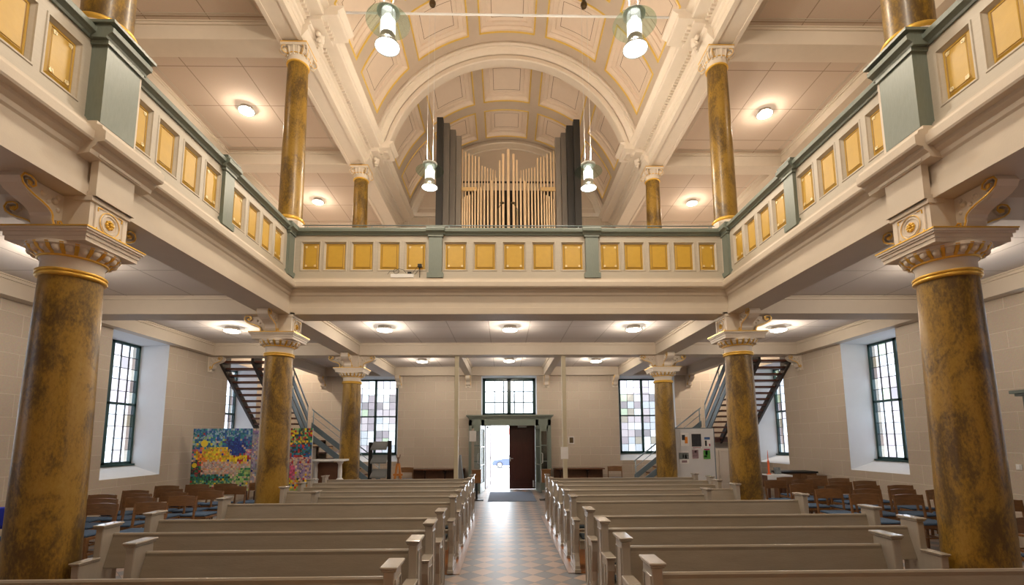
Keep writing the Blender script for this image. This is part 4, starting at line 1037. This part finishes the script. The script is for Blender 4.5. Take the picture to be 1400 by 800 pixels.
# black literature rack
t=thing('literature_rack','black rack with three sloping grey shelves below the rear window','rack',(-3.66,13.6,0))
for q in (-1,1):
    mb=MB(); mb.box(q*.27-.05,q*.27+.05,-.03,.03,0,1.74 if q>0 else 1.70); obj('upright',mb,'black',t)
for z in (.72,1.12,1.50):
    mb=MB(); mb.prism([(-.16,z-.02),(-.16,z+.02),(.12,z+.22),(.12,z+.19),(-.12,z-.0)],lambda u,v,w:(w,u,v),-.23,.215); obj('shelf',mb,'rack_grey',t)
mb=MB(); mb.box(-.32,.32,-.18,.16,0,.03); obj('base',mb,'black',t)
# wooden easel-like stand with figure
t=thing('wooden_stand','orange wooden A-shaped stand with a small finial beside the black rack','stand',(-3.05,13.2,0))
mb=MB()
for q in (-1,1): mb.prism([(q*.20,.0),(q*.14,.0),(q*.0,1.12),(q*.05,1.12)],lambda u,v,w:(u,w,v),-.03,.03)
mb.box(-.13,.13,-.025,.025,.78,.84); mb.box(-.15,.15,-.025,.025,.45,.50); obj('frame',mb,'orange_wood',t)
mb=MB(); mb.lathe([(.04,1.12),(.02,1.16),(.02,1.22),(.035,1.25),(.015,1.29)],n=10); mb.tube([(-.05,0,1.36),(-.04,0,1.28),(0,0,1.25),(.04,0,1.28),(.05,0,1.36)],.012,6); obj('finial',mb,'bench_wood',t)
# white counter with turned legs beside the painting
t=thing('white_table','tall narrow white table on turned legs beside the painting','table',(-4.56,12.15,0))
mb=MB(); mb.box(-.42,.42,-.25,.25,1.235,1.28); obj('table_top',mb,'white_metal',t,bevel=.006)
for x in (-.33,.28):
    mb=MB(); mb.box(x-.07,x+.07,-.07,.07,0,.75); mb.lathe([(.07,.75),(.09,.78),(.05,.82),(.055,1.0),(.045,1.15),(.08,1.2),(.09,1.234)],x,0,n=14); obj('leg',mb,'white_metal',t)
mb=MB(); mb.box(-.30,.22,.0,.03,.1,1.2); obj('modesty_panel',mb,'bench_wood',t)
# ------------------------------------------------------------------ painting (two boards)
def colfield(u,v):
    """u 0..2 across both boards, v 0..1 from bottom"""
    r=random.random
    u0_=int(u); u=min(u0_+.999,max(u0_,u+(r()-.5)*.05)); v=min(.999,max(0,v+(r()-.5)*.045))
    def j(c,a=.35): k=1+(r()-.5)*a*2; return tuple(max(.003,min(1,.95*x*k*(1+(r()-.5)*.3))) for x in c)
    blue=(.02,.10,.30); dblue=(.01,.03,.22); teal=(.03,.22,.25); yel=(.80,.55,.01); org=(.75,.20,.02); cream=(.60,.45,.32); pink=(.62,.12,.22); grn=(.04,.22,.08); dk=(.02,.05,.04); lg=(.35,.50,.16); lav=(.28,.20,.36); red=(.45,.03,.03)
    n=r()
    if u<1:
        if v>.86: base=[blue,teal,(.25,.35,.45)][int(n*3)]
        elif (u-.42)**2/.05+(v-.60)**2/.013<1: base=yel if n<.85 else org
        elif (u-.74)**2/.03+(v-.70)**2/.02<1: base=dblue if n<.8 else blue
        elif (u-.22)**2/.03+(v-.57)**2/.012<1: base=org if n<.75 else yel
        elif (u-.75)**2/.05+(v-.52)**2/.004<1: base=yel if n<.8 else red
        elif v>.68: base=[teal,blue,lg,(.3,.4,.4)][int(n*4)] if u<.55 else [blue,(.12,.05,.2),teal][int(n*3)]
        elif v>.48: base=[pink,cream,lav,teal][int(n*4)]
        elif v>.26:
            base=([dk,grn,red,dk][int(n*4)] if u<.18 else [cream,cream,(.7,.3,.15),(.55,.42,.4)][int(n*4)])
            if u>.8 and v<.36: base=lg if n<.5 else grn
        elif v>.17: base=[dk,grn,dk,teal][int(n*4)] if u<.65 else [grn,lg,cream][int(n*3)]
        elif v>.08: base=[grn,lg,teal][int(n*3)] if u<.7 else [cream,lg][int(n*2)]
        else: base=[grn,lg,cream,cream][int(n*4)]
    else:
        u-=1
        if u<.12: base=[lav,cream,(.3,.3,.35)][int(n*3)]
        elif v>.75: base=[grn,dk,red,lg,yel][int(n*5)]
        elif v>.55: base=[blue,teal,dk,red][int(n*4)]
        elif v>.42: base=[cream,red,lav,cream][int(n*4)]
        elif v>.18: base=([pink,pink,(.5,.05,.1)][int(n*3)] if u<.72 else [lav,cream,lav][int(n*3)])
        elif v>.10: base=[org,cream,yel,dk][int(n*4)]
        else: base=[yel,yel,org,lg][int(n*4)]
    if r()<.04: base=random.choice([red,dk,cream,yel,dblue])
    return j(base)
PYL=11.75
def board_(k,x0,x1,label):
    t=thing('mosaic_painting',label,'painting',((x0+x1)/2,PYL,0)); c=(x0+x1)/2
    z0,z1=.55,2.06; mb=MB(); mb.box(x0-c,x1-c,.004,.04,z0,z1); obj('board_panel',mb,'board_white',t)
    mb=MB(); n=30
    for i in range(n):
        for jz in range(n):
            a=x0-c+(x1-x0)*i/n; b=x0-c+(x1-x0)*(i+1)/n; q0=z0+(z1-z0)*jz/n; q1=z0+(z1-z0)*(jz+1)/n; d=.001+.0004*((i+jz)%2)
            col=colfield(k+(i+.5)/n,(jz+.5)/n)
            if random.random()<.3:
                am,qm=(a+b)/2,(q0+q1)/2
                for (A,Bq,Q0,Q1) in ((a,am,q0,qm),(am,b,q0,qm),(a,am,qm,q1),(am,b,qm,q1)):
                    mb.face([(A,-d,Q0),(Bq,-d,Q0),(Bq,-d,Q1),(A,-d,Q1)],col=colfield(k+(i+.5)/n,(jz+.5)/n))
            else: mb.face([(a,-d,q0),(b,-d,q0),(b,-d,q1),(a,-d,q1)],col=col)
    if k==0:
        for u,v,r in ((.20,.76,.085),(.055,.41,.06)):
            cx,cz=x0-c+u*(x1-x0),z0+v*(z1-z0); mb.face([(cx+r*cos(q*pi/10),-.004,cz+r*sin(q*pi/10)) for q in range(20)],col=(.85,.62,.02))
    obj('painted_squares',mb,'mosaic',t,weld=False,fix=False)
    for x in (x0-c+.1,x1-c-.1):
        mb=MB(); mb.box(x-.02,x+.02,.04,.08,0,z1-.2); mb.box(x-.02,x+.02,-.2,.11,0,.03); obj('support_foot',mb,'dark_wood',t)
a=PX(264,600,PYL)[0]; b=PX(345,600,PYL)[0]; d=PX(427,600,PYL)[0]
board_(0,max(a,-7.85),b-.005,'board painted in blue, yellow and orange squares standing by the side wall'); board_(1,b+.005,d,'board painted in pink and dark squares half hidden behind the column')
# ------------------------------------------------------------------ notice board
YN=13.0; x0=4.12; x1=5.67
t=thing('notice_board','white freestanding notice board behind the farthest column','notice board',((x0+x1)/2,YN,0)); c=(x0+x1)/2
mb=MB(); mb.box(x0-c,x1-c,0,.03,.45,2.03); obj('board_panel',mb,'board_white',t)
mb=MB(); mb.box(x0-c-.02,x0-c,-.01,.04,0,2.05); mb.box(x1-c,x1-c+.02,-.01,.04,0,2.05); mb.box(x0-c-.02,x1-c+.02,-.01,.04,2.03,2.05); mb.box(x0-c,x1-c,-.01,.04,.43,.45); obj('board_frame',mb,'rail_board',t)
for x in (x0-c,x1-c):
    mb=MB(); mb.box(x-.03,x+.03,-.2,.25,0,.03); obj('foot',mb,'rail_board',t)
def poster(pa,pb,pc,pd,label,blocks):
    xa,za=PX(pa,pb,YN); xb,zb=PX(pc,pd,YN); w,h=xb-xa,za-zb
    mb=MB(); mb.box(0,w,-.003,.003,0,h); mats=['paper']
    for (u0,u1,v0,v1,m) in blocks:
        if m not in mats: mats.append(m)
        mb.face([(u0*w,-.0045,v0*h),(u1*w,-.0045,v0*h),(u1*w,-.0045,v1*h),(u0*w,-.0045,v1*h)],mats.index(m))
    o=obj('poster',mb,mats,weld=False,fix=False); o.location=(xa,YN-.006,zb); tag(o,label,'poster','posters on the notice board')
poster(930,592,942,610,'poster with dark figure and orange patch, upper row nearest the column',[(.15,.55,.45,.85,'poster_dark'),(.5,.85,.2,.7,'poster_orange')])
poster(944.5,593,959.5,613,'large almost black poster in the upper row middle',[(.03,.97,.12,.98,'poster_dark'),(.1,.9,.03,.07,'poster_red')])
poster(962,597,971.5,611,'poster with blue band and dark figure, upper row',[(.05,.95,.7,.95,'poster_blue'),(.12,.42,.08,.62,'poster_dark'),(.75,.95,.05,.3,'poster_red')])
poster(928,616.5,942,634,'poster with dark group photograph above text, lower row',[(.0,1,.35,.85,'poster_grey'),(.35,.5,.4,.75,'poster_dark'),(.6,.8,.4,.7,'poster_dark'),(.25,.8,.08,.26,'poster_mauve')])
poster(945.5,614.5,955.5,627.5,'small mauve poster in the lower row middle',[(.04,.96,.04,.96,'poster_mauve'),(.4,.7,.65,.88,'poster_dark'),(.1,.9,.28,.33,'poster_dark')])
poster(961,613.5,971.5,628,'green sports poster with red heading, lower row',[(.02,.98,.02,.85,'poster_green'),(.1,.95,.87,.98,'poster_red'),(.3,.6,.4,.85,'poster_blue'),(.1,.5,.2,.35,'paper')])
# white panelled cupboard under the board-side stairs
t=thing('white_cupboard','white panelled cupboard under the stairs behind the notice board','cupboard',(6.35,14.6,0))
mb=MB(); mb.box(-.30,.62,0,.9,0.001,1.45); obj('carcass',mb,'cream_light',t)
for a,b in ((-.27,.13),(.16,.58)):
    mb=MB(); nested(mb,lambda u,v,d:(u,-.022+d*-1,v),a,b,.05,1.40,[(0,-.02,0),(0,0,0),(.05,0,0),(.06,-.01,0),(.061,-.01,0)]); obj('cupboard_door',mb,'cream_light',t)
# table with cloth, candle and frames; dark topped cabinet
t=thing('side_table','small brown table behind the second column, notice board side','table',(6.62,11.85,0))
mb=MB(); mb.box(-.30,.30,-.25,.25,.80,.84); mb.box(-.27,.27,-.22,.22,.55,.80); obj('table_top',mb,'bench_wood',t)
for a in (-1,1):
    for b in (-1,1): mb=MB(); mb.box(a*.26-.025,a*.26+.025,b*.21-.025,b*.21+.025,0,.55); obj('leg',mb,'bench_wood',t)
mb=MB(); mb.box(-.31,.31,-.26,.26,.84,.85); mb.box(-.31,.31,-.27,-.26,.74,.85); o=obj('tablecloth',mb,'white_plain'); o.location=(6.62,11.85,0.002); tag(o,'white cloth on the small table behind the column','tablecloth')
mb=MB(); mb.lathe([(.05,.852),(.05,.87),(.025,.88),(.025,1.18),(.012,1.2),(.004,1.45)],n=12); o=obj('candle',mb,'candle_orange'); o.location=(6.50,11.85,.001); tag(o,'slim orange altar candle on the white tablecloth','candle')
mb=MB(); mb.prism([(-.0,.855),(.04,.855),(.07,1.02),(.05,1.02)],lambda u,v,w:(w,u,v),-.08,.08); o=obj('picture_frame',mb,'poster_grey'); o.location=(6.74,11.85,.001); tag(o,'small standing picture frame on the white tablecloth','frame')
t=thing('low_cabinet','low brown cabinet with dark top against the side wall behind the chairs','cabinet',(7.45,12.35,0))
mb=MB(); mb.box(-.42,.42,-.25,.25,0,.86); obj('carcass',mb,'bench_wood',t); mb=MB(); mb.box(-.45,.45,-.28,.28,.86,.90); obj('cabinet_top',mb,'black',t,bevel=.004)
for a,b in ((-.40,-.01),(.01,.40)): mb=MB(); mb.box(a,b,-.262,-.25,.05,.84); q=obj('cabinet_door',mb,'chair_wood',t); mb=MB(); mb.ball(((a+b)/2+(.14 if a<-.1 else -.14),-.275,.5),.014,0,8,6); obj('knob',mb,'bronze',q)
# grey corner unit at the far picture edge, light switch
t=thing('grey_cupboard','tall grey-green cupboard with projecting cornice against the side wall','cupboard',(7.86,6.63,0))
mb=MB(); mb.box(-.18,.235,-.60,.30,0,2.36); obj('carcass',mb,'sage_dark',t); mb=MB(); mb.box(-.23,.235,-.65,.36,2.36,2.40); mb.box(-.27,.235,-.69,.40,2.40,2.45); obj('cornice',mb,'sage_dark',t)
mb=MB(); mb.box(-.01,.0,-.045,.045,-.045,.045); mb.box(-.018,-.01,-.02,.02,-.03,.03); o=obj('light_switch',mb,'white_plain',bevel=.003); o.location=(8.099,7.48,1.27); tag(o,'small white light switch on the stone side wall','switch')
# papers and plaque
mb=MB(); mb.box(-.10,.10,-.004,0,-.16,.16); o=obj('paper_notice',mb,'paper'); o.location=(1.49,12.70,1.39); tag(o,'white paper notice fixed to the thin cream post','notice')
mb=MB(); nested(mb,lambda u,v,d:(u,-d,v),-.10,.10,-.13,.13,[(0,0,0),(0,.02,0),(.03,.02,0),(.032,.012,1)]); o=obj('wall_plaque',mb,['paper','bronze'],fix=False); o.location=(2.28,YB-.001,1.72); tag(o,'small framed plaque on the stone wall beside the thin post','plaque')
t=thing('sign_stand','white paper sign on a slim stand before the portal sidelight','sign',(-1.13,15.2,0))
mb=MB(); mb.box(-.11,.11,-.01,.0,1.70,2.04); obj('sign_sheet',mb,'paper',t); mb=MB(); mb.box(-.04,.04,0,.03,.02,2.12); obj('pole',mb,'fixture_metal',t); mb=MB(); mb.box(-.15,.15,-.12,.14,0,.02); obj('foot',mb,'fixture_metal',t)
mb=MB(); mb.prism([(-.10,0),(.18,0),(.04,1.25),(0,1.25)],lambda u,v,w:(u,w,v),-.05,.25); o=obj('folded_board',mb,'rack_grey'); o.location=(-1.62,15.9,0); tag(o,'grey folding board leaning beside the portal','board')
# device box with cables on the gallery ledge
mb=MB(); mb.box(-.21,.21,-.10,.0,0,.07); o=obj('cable_tray',mb,'white_plain',bevel=.004); o.location=(-1.98,PY+.04,4.705); tag(o,'white cable tray on the organ gallery ledge','tray')
mb=MB(); mb.box(-.035,.035,-.03,.03,0,.04); o=obj('network_box',mb,'black',bevel=.003); o.location=(-1.85,PY-.02,4.777); tag(o,'small black box on the white cable tray','device')
t=thing('camera_device','small black camera clamped below the gilded panel beside the pilaster','camera',(-1.66,PY-.05,4.71))
mb=MB(); mb.box(-.035,.035,-.035,.03,.19,.25); obj('camera_body',mb,'black',t,bevel=.004); mb=MB(); mb.tube([(0,0,0),(0,0,.19)],.006,6); obj('camera_stem',mb,'black',t)
mb=MB()
mb.tube([(-.28,0,.0),(-.24,-.01,.05),(-.15,0,.055),(-.08,-.01,.10),(.0,0,.09),(.06,0,.02)],.004,5)
mb.tube([(-.12+.05*cos(q*.5),-.02,.05+.045*sin(q*.5)) for q in range(22)],.004,5)
mb.tube([(.16,0,.0),(.24,-.02,.10),(.30,0,.20)],.004,5); mb.tube([(.22,0,.0),(.30,-.02,.09),(.31,0,.18)],.004,5)
o=obj('cables',mb,'black'); o.location=(-1.97,PY-.03,4.777); tag(o,'loose black cables looping over the white cable tray','cable')
# ------------------------------------------------------------------ outside
mb=MB(); mb.box(-60,60,17.9,120,-1.3,-1.15); struct('ground_outside',mb,'asphalt')
mb=MB(); mb.box(-1.6,1.8,17.79,18.9,-1.14,-.02); 
for i in range(6): mb.box(-1.6,1.8,18.9+i*.32,19.22+i*.32,-1.14,-.2-i*.17)
struct('floor_steps',mb,'asphalt')
t=thing('shop_building','pale building with a shop window and red sign across the street','building',(.3,62,-1.15))
mb=MB(); mb.box(-20,20,0,8,0,9); obj('facade_wall',mb,'facade',t); mb=MB(); mb.box(-1.2,1.6,-.08,0,.3,3.6); obj('shop_window',mb,'poster_grey',t); mb=MB(); mb.box(-1.2,1.6,-.2,-.08,3.6,4.4); obj('shop_sign',mb,'facade_red',t)
for x in (-1.2,.2,1.6): mb=MB(); mb.box(x-.05,x+.05,-.14,-.08,.3,3.6); obj('mullion',mb,'white_plain',t)
t=thing('car','dark blue car parked in the street seen through the open door','car',(.75,50,-1.149))
body=[(-2.1,.25),(-2.15,.55),(-1.95,.80),(-1.15,.90),(-.55,1.32),(.75,1.36),(1.5,.95),(2.05,.88),(2.15,.5),(2.1,.25)]
mb=MB(); mb.prism(body,lambda u,v,w:(u,w,v),-.8,.8); obj('car_body',mb,'car_blue',t,bevel=.05)
mb=MB(); mb.prism([(-1.02,.93),(-.52,1.26),(.02,1.29),(.02,.93)],lambda u,v,w:(u,w,v),-.815,-.80); mb.prism([(.08,.93),(.08,1.29),(.72,1.30),(1.32,.95)],lambda u,v,w:(u,w,v),-.815,-.80); obj('car_window',mb,'poster_grey',t)
for x in (-1.35,1.35):
    mb=MB(); mb.lathe([(.18,-.11),(.32,-.11),(.33,0),(.32,.11),(.18,.11)],n=20); mb.v=[(x+a,-.78+c,.33+b) for a,b,c in mb.v]; w=obj('wheel',mb,'tire',t)
    mb=MB(); mb.lathe([(.0,-.12),(.2,-.12),(.2,.0)],n=16,cap=False); mb.v=[(x+a,-.78+c,.33+b) for a,b,c in mb.v]; obj('hubcap',mb,'white_metal',w)
# ------------------------------------------------------------------ world, portals, camera
w=bpy.data.worlds.new('sky'); bpy.context.scene.world=w; w.use_nodes=True; nt=w.node_tree; bg=nt.nodes['Background']
g=N(nt,'ShaderNodeNewGeometry'); tc=N(nt,'ShaderNodeTexCoord'); sp=N(nt,'ShaderNodeSeparateXYZ'); nt.links.new(tc.outputs['Generated'],sp.inputs[0])
rp=N(nt,'ShaderNodeValToRGB'); rp.color_ramp.elements[0].color=(.80,.86,.92,1); rp.color_ramp.elements[1].color=(.86,.93,1,1); nt.links.new(sp.outputs['Z'],rp.inputs[0]); nt.links.new(rp.outputs[0],bg.inputs[0])
bg.inputs[1].default_value=16.0
for i,(x,y,z,wd,ht,ax,s) in enumerate(PORT):
    l=bpy.data.lights.new('daylight_portal','AREA'); l.shape='RECTANGLE'; l.size=wd; l.size_y=ht; l.cycles.is_portal=True
    o=bpy.data.objects.new('daylight_portal',l); C.objects.link(o); o.location=(x,y,z)
    if ax=='x': o.rotation_euler=(pi/2,0,pi/2*(1 if s>0 else -1))
    else: o.rotation_euler=(pi/2,0,pi)
    # area light points along its local -Z ; orient toward the room
    d=Vector((-s,0,0)) if ax=='x' else Vector((0,-1,0)); o.rotation_euler=d.to_track_quat('-Z','Y').to_euler()
cam=bpy.data.cameras.new('camera'); co=bpy.data.objects.new('camera',cam); C.objects.link(co)
cam.sensor_width=36; cam.lens=cam_f/1400*36; cam.shift_y=(cam_cy-400)/1400; cam.clip_start=.05; cam.clip_end=300
M=Matrix(((_r.x,_u.x,-_f.x,cam_x),(_r.y,_u.y,-_f.y,0),(_r.z,_u.z,-_f.z,cam_h),(0,0,0,1))); co.matrix_world=M
sc=bpy.context.scene; sc.camera=co
sc.view_settings.view_transform='Standard'; sc.view_settings.look='None'; sc.view_settings.gamma=1; sc.view_settings.use_curve_mapping=False
sc.view_settings.exposure=0.0
sc.cycles.max_bounces=8; sc.cycles.diffuse_bounces=5; sc.cycles.glossy_bounces=3; sc.cycles.transparent_max_bounces=16; sc.cycles.sample_clamp_indirect=6; sc.cycles.use_denoising=True; sc.cycles.caustics_reflective=False; sc.cycles.caustics_refractive=False
